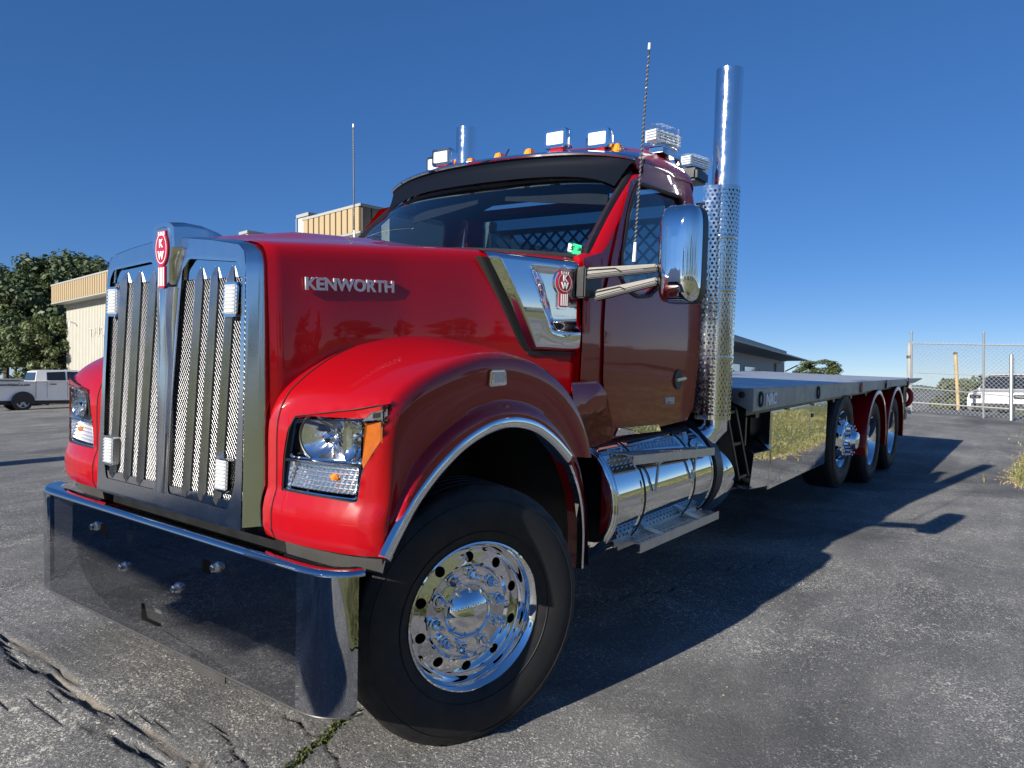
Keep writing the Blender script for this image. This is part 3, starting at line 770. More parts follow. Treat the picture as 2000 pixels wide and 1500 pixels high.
    _, bi, bj = best; c = FROWS[bi][bj]; tu = (FROWS[bi+1][bj]-FROWS[bi-1][bj]).normalized(); tv = (FROWS[bi][bj+1]-FROWS[bi][bj-1]).normalized()
    nrm = tu.cross(tv).normalized(); nrm = nrm if nrm.dot(CT-c) > 0 else -nrm
    uu = Vector((1, 0, 0)); uu = (uu-nrm*uu.dot(nrm)).normalized(); vv = nrm.cross(uu); vv = vv if vv.z > 0 else -vv
    q = [c+uu*a_+vv*b_-nrm*.004 for a_, b_ in ((-.055, .034), (.045, .034), (.062, -.030), (-.055, -.034))]
    m2 = MB(side); m2.prism(q, nrm*.020); mk = m2.build('side_marker', 'chrome', o, bevel=.006, recalc=True)
    m2 = MB(side); m2.prism([c+(p-c)*.52+nrm*.0162 for p in q], nrm*.003); m2.build('marker_lens', 'decal_silver', mk, bevel=.001, recalc=True)
    return o
FEN = {s: fender(s) for s in BOTH}

# ---- headlights
def headlight(side):
    def P(yz, d=0.): return Vector((XF(yz[0])+d, -yz[0], yz[1]))
    def PX(a, b, d=0.): return P(fyz(a, b), d)
    def ring(m, outer, inner, d0, d1):
        n = 90; o = resample([(p[0], p[1], 0) for p in outer+outer[:1]], n+1)[:-1]; i = resample([(p[0], p[1], 0) for p in inner+inner[:1]], n+1)[:-1]
        rows = [[P((q.x, q.y), d0+.008) for q in o], [P((q.x, q.y), d0) for q in o], [P((q.x, q.y), d0) for q in i], [P((q.x, q.y), d1) for q in i]]
        m.grid(rows, closed=True)
    cen = (sum(a for a, b in HL)/len(HL), sum(b for a, b in HL)/len(HL))
    inset = lambda L, k: [(cen[0]+(a-cen[0])*k, cen[1]+(b-cen[1])*k) for a, b in L]
    mb = MB(side); back = HL
    tri = tessellate_polygon([[Vector((a, b, 0)) for a, b in back]]); mb.add([P(p, .095) for p in back], [tuple(t) for t in tri])
    hl = mb.build('headlight', 'black_plastic', T)
    m = MB(side); ring(m, HL, inset(HL, .975), .004, .05); m.build('bezel', 'black_plastic', hl, angle=40)
    # body-coloured brow over the lamp and its chrome tab
    brow = [fyz(a, b) for a, b in ((578, 815), (690, 802), (758, 793), (763, 800), (762, 806), (712, 817), (702, 818), (600, 812), (584, 815))]
    # chrome frames of the two chambers
    main = rounded([fyz(a, b) for a, b in ((572, 818), (708, 820), (703, 906), (560, 893))], .02); low = rounded([fyz(a, b) for a, b in ((559, 897), (702, 911), (694, 978), (553, 955))], .012)
    for L in (main, low):
        L = [(p.x, p.y) for p in L]; c = (sum(a for a, b in L)/len(L), sum(b for a, b in L)/len(L)); ins = [(c[0]+(a-c[0])*.945, c[1]+(b-c[1])*.93) for a, b in L]
        m = MB(side); n = 80; o_ = resample([(p[0], p[1], 0) for p in L+L[:1]], n+1)[:-1]; i_ = resample([(p[0], p[1], 0) for p in ins+ins[:1]], n+1)[:-1]
        m.grid([[P((q.x, q.y), .030) for q in o_], [P((q.x, q.y), .010) for q in o_], [P((q.x, q.y), .012) for q in i_], [P((q.x, q.y), .060) for q in i_]], closed=True)
        m.build('chamber_frame', 'chrome', hl, angle=40)
    # main reflector: squarish bowl, stepped facets
    def bowl(cpx, rx_, rz_, depth, name, facet, rot=0):
        c = fyz(*cpx); rows = []
        for i in range(13):
            t = i/12; row = []
            for k in range(48):
                an = 2*pi*k/48; n_ = 3.2; cx, sz_ = cos(an), sin(an); q = (abs(cx)**n_+abs(sz_)**n_)**(-1/n_)
                yy = c[0]+rx_*(1-t)*cx*q; zz = c[1]+rz_*(1-t)*sz_*q
                dd = .014+depth*(1-(1-t)**2)+facet*(.5+.5*sin(k*48/48*2*pi/4+i*.9))*sin(pi*t)
                row.append(P((yy, zz), dd))
            rows.append(row)
        m = MB(side); m.grid(rows, closed=True); return m.build(name, 'reflector_silver', hl, angle=25)
    bowl((628, 857), .115, .088, .06, 'reflector', .004); bowl((686, 862), .045, .085, .045, 'reflector', .006)
    # inner trim: dark arc and bulb shields
    c = fyz(628, 857)
    m = MB(side); m.tube([P((c[0]+.118*cos(a), c[1]+.09*sin(a)), .012) for a in np.linspace(pi*.68, pi*1.32, 14)], .0045, 8); m.build('reflector_trim', 'black_plastic', hl)
    m = MB(side); m.lathe([(.001, 0), (.018, .006), (.026, .02), (.022, .04)], P(c, .018), (1, 0, 0), 20); m.build('bulb_shield', 'chrome', hl)
    c2 = fyz(690, 862); m = MB(side); m.lathe([(.001, 0), (.014, .004), (.020, .016), (.02, .03)], P(c2, .02), (1, 0, 0), 18); m.build('bulb_shield', 'black_plastic', hl)
    # lower lamp: faceted grid
    m = MB(side); A, B, C, D = [fyz(a, b) for a, b in ((562, 902), (695, 915), (688, 970), (557, 951))]
    nu, nv = 15, 6
    def bil(u, v): return ((A[0]*(1-u)+B[0]*u)*(1-v)+(D[0]*(1-u)+C[0]*u)*v, (A[1]*(1-u)+B[1]*u)*(1-v)+(D[1]*(1-u)+C[1]*u)*v)
    for i in range(nu):
        for j in range(nv):
            q = [P(bil((i+a)/nu, (j+b)/nv), .060-.034*(j+b)/nv) for a, b in ((0, 0), (1, 0), (1, 1), (0, 1))]
            t = P(bil((i+.5)/nu, (j+.62)/nv), .060-.034*(j+.5)/nv-.011); m.add(q+[t], [(0, 1, 4), (1, 2, 4), (2, 3, 4), (3, 0, 4)])
    m.build('facet_reflector', 'facet_silver', hl, flat=True)
    m = MB(side); m.lathe([(.001, -.012), (.010, -.009), (.014, 0), (.010, .012), (.008, .03)], P(fyz(640, 934), .03), (1, 0, 0), 14); m.build('bulb', 'amber', hl)
    m = MB(side); q = [fyz(a, b) for a, b in ((556, 895), (703, 908), (702, 913), (556, 900))]; m.prism([P(p, .004) for p in q], (.03, 0, 0)); m.build('divider', 'satin_metal', hl, bevel=.002)
    # amber corner lamp
    am = [fyz(a, b) for a, b in ((713, 829), (764, 825), (766, 836), (752, 864), (708, 914), (706, 905))]
    m = MB(side); m.prism([P(p, .006) for p in am], (.025, 0, 0)); m.build('amber_lens', 'amber_dark', hl, bevel=.004)
    m = MB(side); q = [fyz(a, b) for a, b in ((710, 821), (726, 806), (752, 802), (758, 806), (757, 817), (752, 821))]
    m.prism([P(p, .002) for p in q], (.02, 0, 0)); ct = m.build('corner_trim', 'chrome', hl, bevel=.003)
    m = MB(side); q = [fyz(a, b) for a, b in ((728, 808), (745, 805), (746, 815), (728, 818))]; m.prism([P(p, .0005) for p in q], (.004, 0, 0)); m.build('trim_inset', 'black_plastic', ct)
    m = MB(side); q = brow; m.prism([P(p, .004) for p in q], (.02, 0, 0)); m.build('brow', 'paint_red', hl, bevel=.003)
    # clear cover
    cov = [fyz(a, b) for a, b in ((570, 816), (710, 817), (764, 823), (766, 836), (706, 915), (695, 980), (551, 956), (556, 890))]
    cov = rounded(cov, .012); n = len(cov); m = MB(side); tri = tessellate_polygon([[Vector((p.x, p.y, 0)) for p in cov]])
    m.add([P((p.x, p.y), .0015) for p in cov], [tuple(t) for t in tri]); m.build('lens', 'clear_lens', hl)
for s in BOTH: headlight(s)

# ---- grille
GX = lambda y, z: -.662+.037*(z-.9)-.003*(1-(y/.56)**2)
def G3(y, z, d=0.): return Vector((GX(y, z)+d, y, z))
g_out = [(-.556, .893), (.556, .893), (.545, 1.25), (.532, 1.60), (.521, 1.875)]+[(.51, 1.925), (.475, 1.952), (.30, 1.978), (.10, 1.998), (0, 2.0), (-.10, 1.998), (-.30, 1.978), (-.475, 1.952), (-.51, 1.925)]+[(-.521, 1.875), (-.532, 1.60), (-.545, 1.25)]
op = [(.096, 1.88), (.145, 1.924), (.47, 1.900), (.50, 1.86), (.512, 1.44), (.507, 1.05), (.47, .948), (.055, .952), (.046, .99), (.055, 1.3), (.078, 1.62)]
op = [tuple(p) for p in rounded(op, .012, 3)]; opL = [(-a, b) for a, b in reversed(op)]
fr = panel('grille', 'satin_metal', T, rounded(g_out, .012, 3), lambda a, b: G3(a, b), [op, opL], .012, .045, 40)
mb = MB()                                               # wrap-round sides of the frame
oo = resample([(a, b, 0) for a, b in g_out[1:]+g_out[:1]], 80)
rows = []
for p in oo:
    k = 1.085 if True else 1
    y2 = p.x*(.598/.548) if abs(p.x) > .3 else p.x; z2 = p.y+ (.012 if p.y > 1.9 else 0)
    a = G3(p.x, p.y); b = Vector((-.575+.004*(p.y-.9), y2*1.0, z2 if p.y > 1.9 else p.y))
    rows.append([a+Vector((.004, 0, 0)), a+(b-a)*.10+Vector((-.006, 0, 0)), a+(b-a)*.25+Vector((-.006, 0, 0)), a.lerp(b, .6), b, b+Vector((.03, 0, 0))])
mb.grid(rows); mb.build('grille_side', 'satin_metal', fr, angle=50)
mb = MB(); mb.bb((-.64, -.55, .875), (-.58, .55, .897)); mb.build('grille_bottom', 'black_plastic', fr)
# plates at the top and bottom of both openings, wire mesh between
for s in (-1, 1):
    O = op if s > 0 else opL
    top = [(s*a, b) for a, b in ((.06, 1.828), (.50, 1.832), (.505, 1.89), (.47, 1.91), (.14, 1.93), (.06, 1.90))]
    mb = MB(); mb.prism([G3(a, b, .016) for a, b in (top if s > 0 else top[::-1])], (.01, 0, 0)); mb.build('top_plate', 'polished', fr)
    bot = [(s*a, b) for a, b in ((.03, .93), (.50, .93), (.50, .982), (.03, .982))]
    mb = MB(); mb.hexa([G3(a, b, d) for d in (.004, .03) for a, b in bot] if s < 0 else [G3(a, b, d) for d in (.03, .004) for a, b in bot])
    mb.build('bottom_plate', 'polished', fr)
    # woven wire: crossing slanted wires, one family proud of the other
    mb = MB(); y0, y1, z0, z1 = .03, .525, .93, 1.845; pu, slope = .0152, 1.30
    for fam in (1, -1):
        n0 = int((y1-y0+(z1-z0)/slope)/pu)+2
        for i in range(n0):
            base = y0-(z1-z0)/slope+i*pu if fam > 0 else y0+i*pu
            za = max(z0, z0+(y0-base)*slope) if fam > 0 else max(z0, z0+(base-y1)*slope)
            zb_ = min(z1, z0+(y1-base)*slope) if fam > 0 else min(z1, z0+(base-y0)*slope)
            if zb_-za < .01: continue
            m_ = max(2, int((zb_-za)/.06)); vs = []; fs = []
            for k in range(m_+1):
                z = za+(zb_-za)*k/m_; y = base+fam*(z-z0)/slope; d = .0225 if fam*s > 0 else .0250
                p = G3(s*y, z, d); r = .0018 if fam*s > 0 else .0014
                vs += [p+Vector((-r, 0, 0)), p+Vector((r*.4, -r, r*.3)), p+Vector((r*.4, r, -r*.3))]
            for k in range(m_):
                for q in range(3): fs.append((k*3+q, k*3+(q+1) % 3, k*3+3+(q+1) % 3, k*3+3+q))
            mb.add(vs, fs)
    tag(mb.build('grille_mesh', 'wire', fr, angle=180), kind='stuff')
    # V-shaped bars with pointed ends
    for yt, yb in ((.136, .186), (.262, .298), (.381, .424)) if s > 0 else ((.211, .172), (.315, .283), (.423, .388)):
        yt, yb = s*abs(yt), s*abs(yb)
        hwid = .0185; prow = .026; vs = []
        def B(y, z, d): return G3(y, z, d)
        zt, zb = 1.885, .944
        def lerp_y(z): return yb+(yt-yb)*(z-zb)/(zt-zb)
        L = [B(lerp_y(z)-hwid, z, .014) for z in (zb+.045, zt-.075)]; Rr = [B(lerp_y(z)+hwid, z, .014) for z in (zb+.045, zt-.075)]
        C = [B(lerp_y(z), z, .014-prow) for z in (zb+.03, zt-.055)]; tp = B(lerp_y(zt), zt, .013); bt = B(lerp_y(zb), zb, .006)
        Lm = B(lerp_y(zt-.035)-hwid*.62, zt-.035, .014); Rm = B(lerp_y(zt-.035)+hwid*.62, zt-.035, .014)
        V = [L[0], L[1], Rr[0], Rr[1], C[0], C[1], tp, bt, Lm, Rm]
        F = [(0, 4, 5, 1), (4, 2, 3, 5), (1, 5, 8), (8, 5, 6), (5, 3, 9), (5, 9, 6), (0, 7, 4), (4, 7, 2), (0, 1, 3, 2), (1, 8, 6, 9, 3), (0, 2, 7)]
        m2 = MB(); m2.add(V, [tuple(reversed(f)) for f in F]); m2.build('grille_bar', 'bar_metal', fr, angle=30, bevel=.0025, recalc=True)
    # small clear lamps in the outer corners
    for (cy, cz_) in ((s*.45, 1.745), (s*.437, 1.078)):
        q = rounded([(-.044, -.066), (.044, -.066), (.044, .066), (-.044, .066)], .02, 5)
        m2 = MB(); m2.prism([G3(cy+p.x, cz_+p.y, -.012) for p in q], (.03, 0, 0)); lp = m2.build('grille_lamp', 'chrome', fr, bevel=.004)
        m2 = MB()
        for i in range(4):
            for j in range(8):
                a = [G3(cy-.032+.016*(i+e), cz_-.056+.014*(j+f), -.013) for e, f in ((0, 0), (1, 0), (1, 1), (0, 1))]
                m2.add(a+[sum(a, Vector())/4+Vector((-.012, 0, 0))], [(1, 0, 4), (2, 1, 4), (3, 2, 4), (0, 3, 4)])
        m2.build('lamp_facets', 'led_white', lp, flat=True)
# radiator core behind
mb = MB(); mb.bb((-.585, -.53, .90), (-.56, .53, 1.94)); mb.build('radiator', 'dark_void', T)
# centre rib and emblem housing
mb = MB(); rows = []
for z in np.linspace(.95, 1.80, 16):
    hw_ = interp(z, [.95, 1.3, 1.62, 1.80], [.040, .044, .056, .075]); k_ = smooth((z-1.45)/.3); rows.append([G3(-hw_, z, -.001), G3(-hw_*.8, z, -.006-.012*k_), G3(0, z, -.0065-.018*k_), G3(hw_*.8, z, -.006-.012*k_), G3(hw_, z, -.001)])
mb.grid(rows); mb.build('centre_rib', 'satin_metal', fr, angle=50, recalc=True)
SH = [(0, 1.782), (-.030, 1.790), (-.050, 1.812), (-.053, 1.90), (-.068, 1.925), (-.076, 1.965), (-.066, 2.005), (-.050, 2.028), (-.046, 2.048), (0, 2.054)]
SHF = SH+[(-a, b) for a, b in SH[-2:0:-1]]
mb = MB(); n = len(SHF); L = []
for k, d in ((.90, -.030), (1., -.022), (1.10, .0), (1.14, .03)):
    L.append([Vector((GX(0, 1.9)+d, p[0]*k, 1.92+(p[1]-1.92)*k)) for p in SHF])
mb.grid(L, closed=True); mb.add(L[0], [tuple(range(n))])
em = mb.build('emblem_housing', 'satin_metal', T, angle=50, recalc=True)
mb = MB(); hood_cap = [(.13, 2.06), (.075, 2.075), (0, 2.08)]                    # fairing over the hood nose
rows = []
for x, k, zt in ((-.655, .085, 2.058), (-.60, .095, 2.066), (-.52, .10, 2.062), (-.44, .09, 2.045), (-.36, .05, 2.02)):
    rows.append([Vector((x, -k, 1.96)), Vector((x, -k*.92, zt-.018)), Vector((x, -k*.6, zt)), Vector((x, k*.6, zt)), Vector((x, k*.92, zt-.018)), Vector((x, k, 1.96))])
mb.grid(rows); mb.add(rows[0], [(0, 1, 2, 3, 4, 5)]); mb.build('emblem_fairing', 'satin_metal', em, angle=50, recalc=True)
def emblem(parent, mapf, name='emblem'):
    # red shield: oval with crown above and striped tail below; mapf(u, v, d): u right, v up (metres)
    def poly(L, d, th, nm, m, par):
        mb = MB(); a = [mapf(u, v, d) for u, v in L]; b = [mapf(u, v, d+th) for u, v in L]; n = len(L)
        for t in tessellate_polygon([[Vector((u, v, 0)) for u, v in L]]): mb.add([b[i] for i in t], [(0, 1, 2)])
        mb.grid([a+a[:1], b+b[:1]]); return mb.build(nm, m, par, angle=30, recalc=True)
    oval = lambda rx, ry, c=.012: [(rx*cos(a), c+ry*sin(a)) for a in np.linspace(0, 2*pi, 33)[:-1]]
    tail = [(-.026, -.045), (.026, -.045), (.026, -.112), (.016, -.120), (-.016, -.120), (-.026, -.112)]
    crown = [(-.034, .045), (.034, .045), (.030, .072), (-.030, .072)]
    e = poly(oval(.048, .058), 0, .005, name, 'emblem_red', parent)
    poly(tail, 0, .004, 'emblem_tail', 'emblem_red', e); poly(crown, 0, .004, 'emblem_crown', 'emblem_red', e)
    for u in (-.018, -.006, .006, .018): poly([(u-.0028, -.050), (u+.0028, -.050), (u+.0028, -.112), (u-.0028, -.112)], .004, .0015, 'emblem_stripe', 'white_print', e)
    for u in (-.021, -.007, .007, .021): poly([(u-.003, .056), (u+.003, .056), (u+.003, .069), (u-.003, .069)], .004, .0015, 'emblem_stripe', 'white_print', e)
    rg = oval(.041, .050); rg2 = oval(.0385, .0475); mb = MB(); mb.grid([[mapf(u, v, .0062) for u, v in rg+rg[:1]], [mapf(u, v, .0062) for u, v in rg2+rg2[:1]]]); mb.build('emblem_ring', 'white_print', e)
    X = (mapf(1, 0, 0)-mapf(0, 0, 0)); U = (mapf(0, 1, 0)-mapf(0, 0, 0))
    for ch, v in (('K', .018), ('W', -.022)): text('emblem_letter', ch, 'white_print', e, mapf(0, v, .0065), X, U, .044, .001, .9, .0018, 'CENTER')
    return e
emblem(em, lambda u, v, d: Vector((GX(0, 1.9)-.031-d, -u*.98, 1.94+v*1.22)))

# ---- bumper
BPX = [0, .85, .94, 1.00, 1.05, 1.09, 1.12, 1.137, 1.14]; BPY = [-.706, -.706, -.706, -.7025, -.690, -.665, -.636, -.604, -.58]
def bump_map(s_, z):                                  # s_: arc length along the width
    a = abs(s_); ys = [0]; L = [0]
    pts = [(BPY[i], BPX[i]) for i in range(len(BPX))]
    for i in range(1, len(pts)): L.append(L[-1]+hypot(pts[i][0]-pts[i-1][0], pts[i][1]-pts[i-1][1]))
    return Vector((interp(a, L, BPY), copysign(interp(a, L, BPX), s_), z))
bl = [0]
for i in range(1, len(BPX)): bl.append(bl[-1]+hypot(BPX[i]-BPX[i-1], BPY[i]-BPY[i-1]))
BL = bl[-1]
sq = lambda cy, cz_, w_, h, r=.006: [tuple(p) for p in rounded([(cy-w_/2, cz_-h/2), (cy+w_/2, cz_-h/2), (cy+w_/2, cz_+h/2), (cy-w_/2, cz_+h/2)], r, 3)]
FL = .94
bp_ = panel('bumper', 'bumper_chrome', T, [(-FL, .335), (FL, .335), (FL, .815), (-FL, .815)], lambda a, b: Vector((-.706, a, b)), [sq(.397, .731, .056, .058), sq(-.404, .729, .056, .058), sq(0.0, .443, .155, .078)], .006, 0, 30)
for s in BOTH:
    mb = MB(s); rows = []
    EB = catmull([(FL, -.706, 0), (.985, -.7045, 0), (1.03, -.697, 0), (1.07, -.680, 0), (1.10, -.657, 0), (1.125, -.630, 0), (1.137, -.604, 0)], 6)
    for i, p in enumerate(EB):
        k = i/(len(EB)-1); zb_ = .335+.02*smooth((k-.75)/.25); rows.append([Vector((p.y, -p.x, zb_+(.815-zb_)*t)) for t in np.linspace(0, 1, 6)])
    mb.grid(rows); mb.build('bumper_end', 'bumper_chrome', bp_, angle=80)
mb = MB(); rows = []
for s_ in np.linspace(-BL, BL, 120):
    p = bump_map(s_, .815); q = bump_map(s_*.999+.001, .815); t = (bump_map(min(BL, s_+.01), .8)-bump_map(max(-BL, s_-.01), .8)).normalized(); n = Vector((-t.y, t.x, 0)); n = n if n.x < 0 else -n
    c = p-n*.022; rows.append([p+n*.0015+Vector((0, 0, -.002))]+[c+n*.0235*cos(a)+Vector((0, 0, .022*sin(a))) for a in np.linspace(.1, pi/2, 6)]+[c-n*.05+Vector((0, 0, .018))])
mb.grid(rows); mb.build('bumper_top_roll', 'bumper_chrome', bp_, angle=60, recalc=True)
mb = MB(); mb.tube([bump_map(s_, .336) for s_ in np.linspace(-BL, BL, 90)], .0040, 8); mb.build('bumper_bottom_roll', 'gray_strip', bp_)
for y, z in ((.467, .736), (.214, .602), (-.206, .60), (-.475, .737), (-.98, .56), (.98, .56)):
    if abs(y) > .9: continue
    mb = MB(); c = bump_map(y, z)
    mb.lathe([(.021, 0), (.021, .005)], c, (-1, 0, 0), 20, cap1=True); mb.lathe([(.0165, .004), (.0165, .012), (.014, .015), (.014, .024), (.011, .026), (.001, .0262)], c, (-1, 0, 0), 6); mb.build('bumper_bolt', 'satin_metal', bp_, angle=30)
mb = MB(); mb.prism([Vector((-.69, y, z)) for y, z in ((-.267, .35), (-.51, .35), (-.505, .292), (-.495, .285), (-.275, .285), (-.267, .292))], (.004, 0, 0)); mb.build('plate_bracket', 'gray_strip', bp_, bevel=.001)
mb = MB(); mb.hexa([(-.672, -.09, .395), (-.672, .09, .395), (-.690, .09, .49), (-.690, -.09, .49), (-.668, -.09, .395), (-.668, .09, .395), (-.686, .09, .49), (-.686, -.09, .49)]); mb.build('hitch_plate', 'polished', bp_, recalc=True)
mb = MB(); mb.bb((-.60, -.80, .50), (-.56, .80, .80)); mb.bb((-.52, -1.0, .62), (-.48, 1.0, .88)); mb.build('bumper_beam', 'black_frame', bp_)
for s in BOTH:                                         # gray filler strips above the bumper
    mb = MB(s); rows = []
    for y in np.linspace(.70, 1.13, 14): rows.append([Vector((XF(y)+.045, -y, .80)), Vector((XF(y)+.030, -y, .872)), Vector((XF(y)+.034, -y, .876))])
    mb.grid(rows); mb.build('filler_strip', 'gray_strip', bp_, solid=.004)

# ---- cab
def YS(z): return interp(z, [1.1, 1.6, 2.0, 2.2, 2.45, 2.7], [1.045, 1.062, 1.058, 1.04, 1.005, .955])
cabfun = lambda P: -P[1]-YS(P[2])
def cxz(px, py): p = hit(px, py, cabfun); return (p.x, p.z)
C3 = lambda off=0.: (lambda a, b: Vector((a, -YS(b)-off, b)))
WIN = [cxz(a, b) for a, b in ((1207, 542), (1209, 500), (1222, 420), (1232, 380), (1241, 364))]+[(1.60, 2.545), (2.20, 2.565), (2.225, 2.52), (2.255, 2.05), (2.20, 1.985), (1.78, 1.965), (1.66, 1.90), (1.50, 1.885), (1.40, 1.91)]
WIN = [tuple(p) for p in rounded(WIN, .03, 3)]
ws_t = lambda t: Vector((1.64-.15*(1-t*t), .925*t, 2.610+.065*(1-t**4)))
ws_b = lambda t: Vector((1.05-.26*(1-t*t), .985*t, 2.055+.05*(1-t*t)))
def WS(t, v):
    a, b = ws_b(t), ws_t(t); p = a.lerp(b, v); return p+Vector((-.02*sin(pi*v), 0, 0))
side_out = [(.925, 2.02), (1.115, 2.07)]+[(WS(-1, v).x+.075, WS(-1, v).z) for v in (.1, .3, .5, .7, .9, 1.0)]+[(1.74, 2.665), (2.1, 2.70), (2.42, 2.70), (2.45, 2.64), (2.452, 2.0), (2.455, 1.5), (2.43, 1.22), (2.34, 1.135), (1.3, 1.10), (.97, 1.09), (.935, 1.4)]
DOOR = [cxz(a, b) for a, b in ((1227, 352), (1218, 392), (1206, 436), (1192, 500), (1180, 565), (1176, 640), (1174, 735), (1180, 790), (1193, 824))]+[(1.5, 1.185), (2.18, 1.165), (2.34, 1.24), (2.375, 1.35), (2.37, 1.9), (2.355, 2.3), (2.32, 2.60), (2.25, 2.635), (1.72, 2.615)]
cab = None
for s in BOTH:
    o = panel('cab_side', 'paint_red', T, side_out, C3(0), [WIN], .02, .09, 40, s)
    if s < 0: cab = o
    d = panel('door', 'paint_red', T, rounded(DOOR, .02, 3), C3(.012), [WIN], .012, .09, 40, s, bevel=.003)
    g = panel('door_window', 'side_glass', d, WIN, C3(-.004), [], .0, .1, 40, s)
    mb = MB(s); q = resample([(a, b, 0) for a, b in WIN+WIN[:1]], 90)[:-1]
    mb.tube([C3(.012)(p.x, p.y) for p in q], .012, 6, closed=True); mb.build('window_seal', 'black_plastic', d)
    mb = MB(s); mb.tube([C3(.016)(*cxz(a, b)) for a, b in ((1208, 545), (1211, 498), (1224, 420), (1236, 375))], .010, 6); mb.build('vent_trim', 'arm_metal', d)
    # handle
    c = cxz(1320, 740); mb = MB(s); mb.lathe([(.001, .006), (.045, .010), (.060, .010), (.065, .0)], C3(.012)(*c), (0, -1, 0), 28); e = mb.build('handle_cup', 'black_plastic', d)
    mb = MB(s); mb.bar(C3(.032)(c[0]-.062, c[1]-.004), C3(.032)(c[0]+.075, c[1]+.004), .026, .020); mb.build('door_handle', 'chrome', e, bevel=.006)
    a = C3(.013)(*cxz(1294, 789)); b = C3(.013)(*cxz(1332, 789)); a, b = (a, b) if s < 0 else (Vector(sy(1, b)), Vector(sy(1, a)))
    text('model_badge', 'W990', 'decal_silver', d, a, b-a, (0, 0, 1), .062, .004, .86, .002)
    # cowl panel under the hood side, with its ledge
    CP = [(.80, 1.345), (1.03, 1.352), (1.09, 1.325), (1.135, 1.25), (1.20, 1.125), (1.19, 1.105), (.93, 1.085), (.78, 1.15)]
    panel('cowl_panel', 'paint_red', T, rounded(CP, .015, 3), lambda a_, b_: Vector((a_, -1.085-.02*smooth((1.34-b_)/.05), b_)), [], .08, .08, 40, s, bevel=.006)
    q = [(1.33, 1.115), (1.36, 1.155), (1.88, 1.14), (1.92, 1.095)]
    mb = MB(s); mb.prism([C3(.004)(a_, b_) for a_, b_ in q], (0, -.006, 0)); mb.build('sill_plate', 'mirror_steel', T, recalc=True)
    # pillar between windscreen and door
    mb = MB(s); rows = []
    for v in np.linspace(-.02, 1.0, 14):
        p = WS(-1, v); rows.append([p+Vector((-.004, .03, 0)), p+Vector((-.012, .012, 0)), p+Vector((-.006, -.012, 0)), p+Vector((.035, -(YS(p.z)-.985+.985-abs(p.y))+.012, 0)), Vector((p.x+.078, -YS(p.z), p.z)), Vector((p.x+.09, -YS(p.z)+.02, p.z))])
    mb.grid(rows); mb.build('windscreen_pillar', 'paint_red', T, angle=60)
    mb = MB(s); mb.lathe([(.001, -.055), (.03, -.05), (.045, -.02), (.05, .03), (.05, .09)], (1.045, -.985, 2.035), (.75, -.25, .0), 16); mb.build('cowl_corner', 'paint_red', T)
# back wall with a window, floor, inner skin
bw = panel('cab_back', 'paint_red', T, [(-.98, 1.12), (.98, 1.12), (1.0, 2.0), (.94, 2.66), (-.94, 2.66), (-1.0, 2.0)], lambda a, b: Vector((2.445, a, b)), [[(-.80, 2.05), (.80, 2.05), (.78, 2.60), (-.78, 2.60)]], .03)
mb = MB(); mb.prism([(2.43, -.80, 2.05), (2.43, .80, 2.05), (2.43, .78, 2.60), (2.43, -.78, 2.60)], (.004, 0, 0)); mb.build('rear_window', 'side_glass', bw)
mb = MB(); mb.bb((1.0, -1.0, 1.13), (2.43, 1.0, 1.17)); mb.bb((.95, -.98, 1.17), (1.0, .98, 2.03)); mb.build('cab_floor', 'dash', T)
mb = MB(); mb.add([ws_b(t)+Vector((.01, 0, -.03)) for t in np.linspace(-1, 1, 13)]+[Vector((1.42, .96*t, 2.00)) for t in np.linspace(-1, 1, 13)]+[Vector((1.50, .96*t, 1.72)) for t in np.linspace(-1, 1, 13)], [(i, i+1, 14+i, 13+i) for i in range(12)]+[(13+i, 14+i, 27+i, 26+i) for i in range(12)])
mb.build('dashboard', 'dash', T)
rows = []
for t in np.linspace(-1, 1, 13): rows.append([ws_t(t)+Vector((.05, 0, -.02)), Vector((2.0, .90*t, 2.60+.16*(1-t**4))), Vector((2.42, .90*t, 2.58+.16*(1-t**4)))])
mb = MB(); mb.grid(rows); mb.build('headliner', 'headliner', T)
for s in BOTH:
    mb = MB(s); mb.bb((1.75, -.72, 1.55), (2.15, -.28, 1.72)); mb.hexa([(2.08, -.72, 1.7), (2.08, -.28, 1.7), (2.20, -.28, 1.7), (2.20, -.72, 1.7), (2.20, -.68, 2.06), (2.20, -.32, 2.06), (2.30, -.32, 2.06), (2.30, -.68, 2.06)])
    mb.build('seat', 'seat_cloth', T, bevel=.03)
    mb = MB(s); mb.hexa([ws_t(-.85)+Vector((.06, 0, -.06)), ws_t(-.12)+Vector((.06, 0, -.03)), ws_t(-.12)+Vector((.075, 0, -.03)), ws_t(-.85)+Vector((.075, 0, -.06)), ws_t(-.85)+Vector((.03, 0, -.20)), ws_t(-.12)+Vector((.03, 0, -.17)), ws_t(-.12)+Vector((.045, 0, -.17)), ws_t(-.85)+Vector((.045, 0, -.20))])
    mb.build('inner_sun_visor', 'seat_cloth', T)
mb = MB(); n_ = Vector((-.45, 0, .9)).normalized(); mb.tube([Vector((1.55, -.5, 2.02))+Vector((.9, 0, .45))*.22*cos(a)+Vector((0, 1, 0))*.22*sin(a) for a in np.linspace(0, 2*pi, 33)[:-1]], .014, 8, closed=True); mb.bar((1.55, -.70, 2.02), (1.55, -.30, 2.02), .04, .02); mb.build('steering_wheel', 'black_plastic', T)
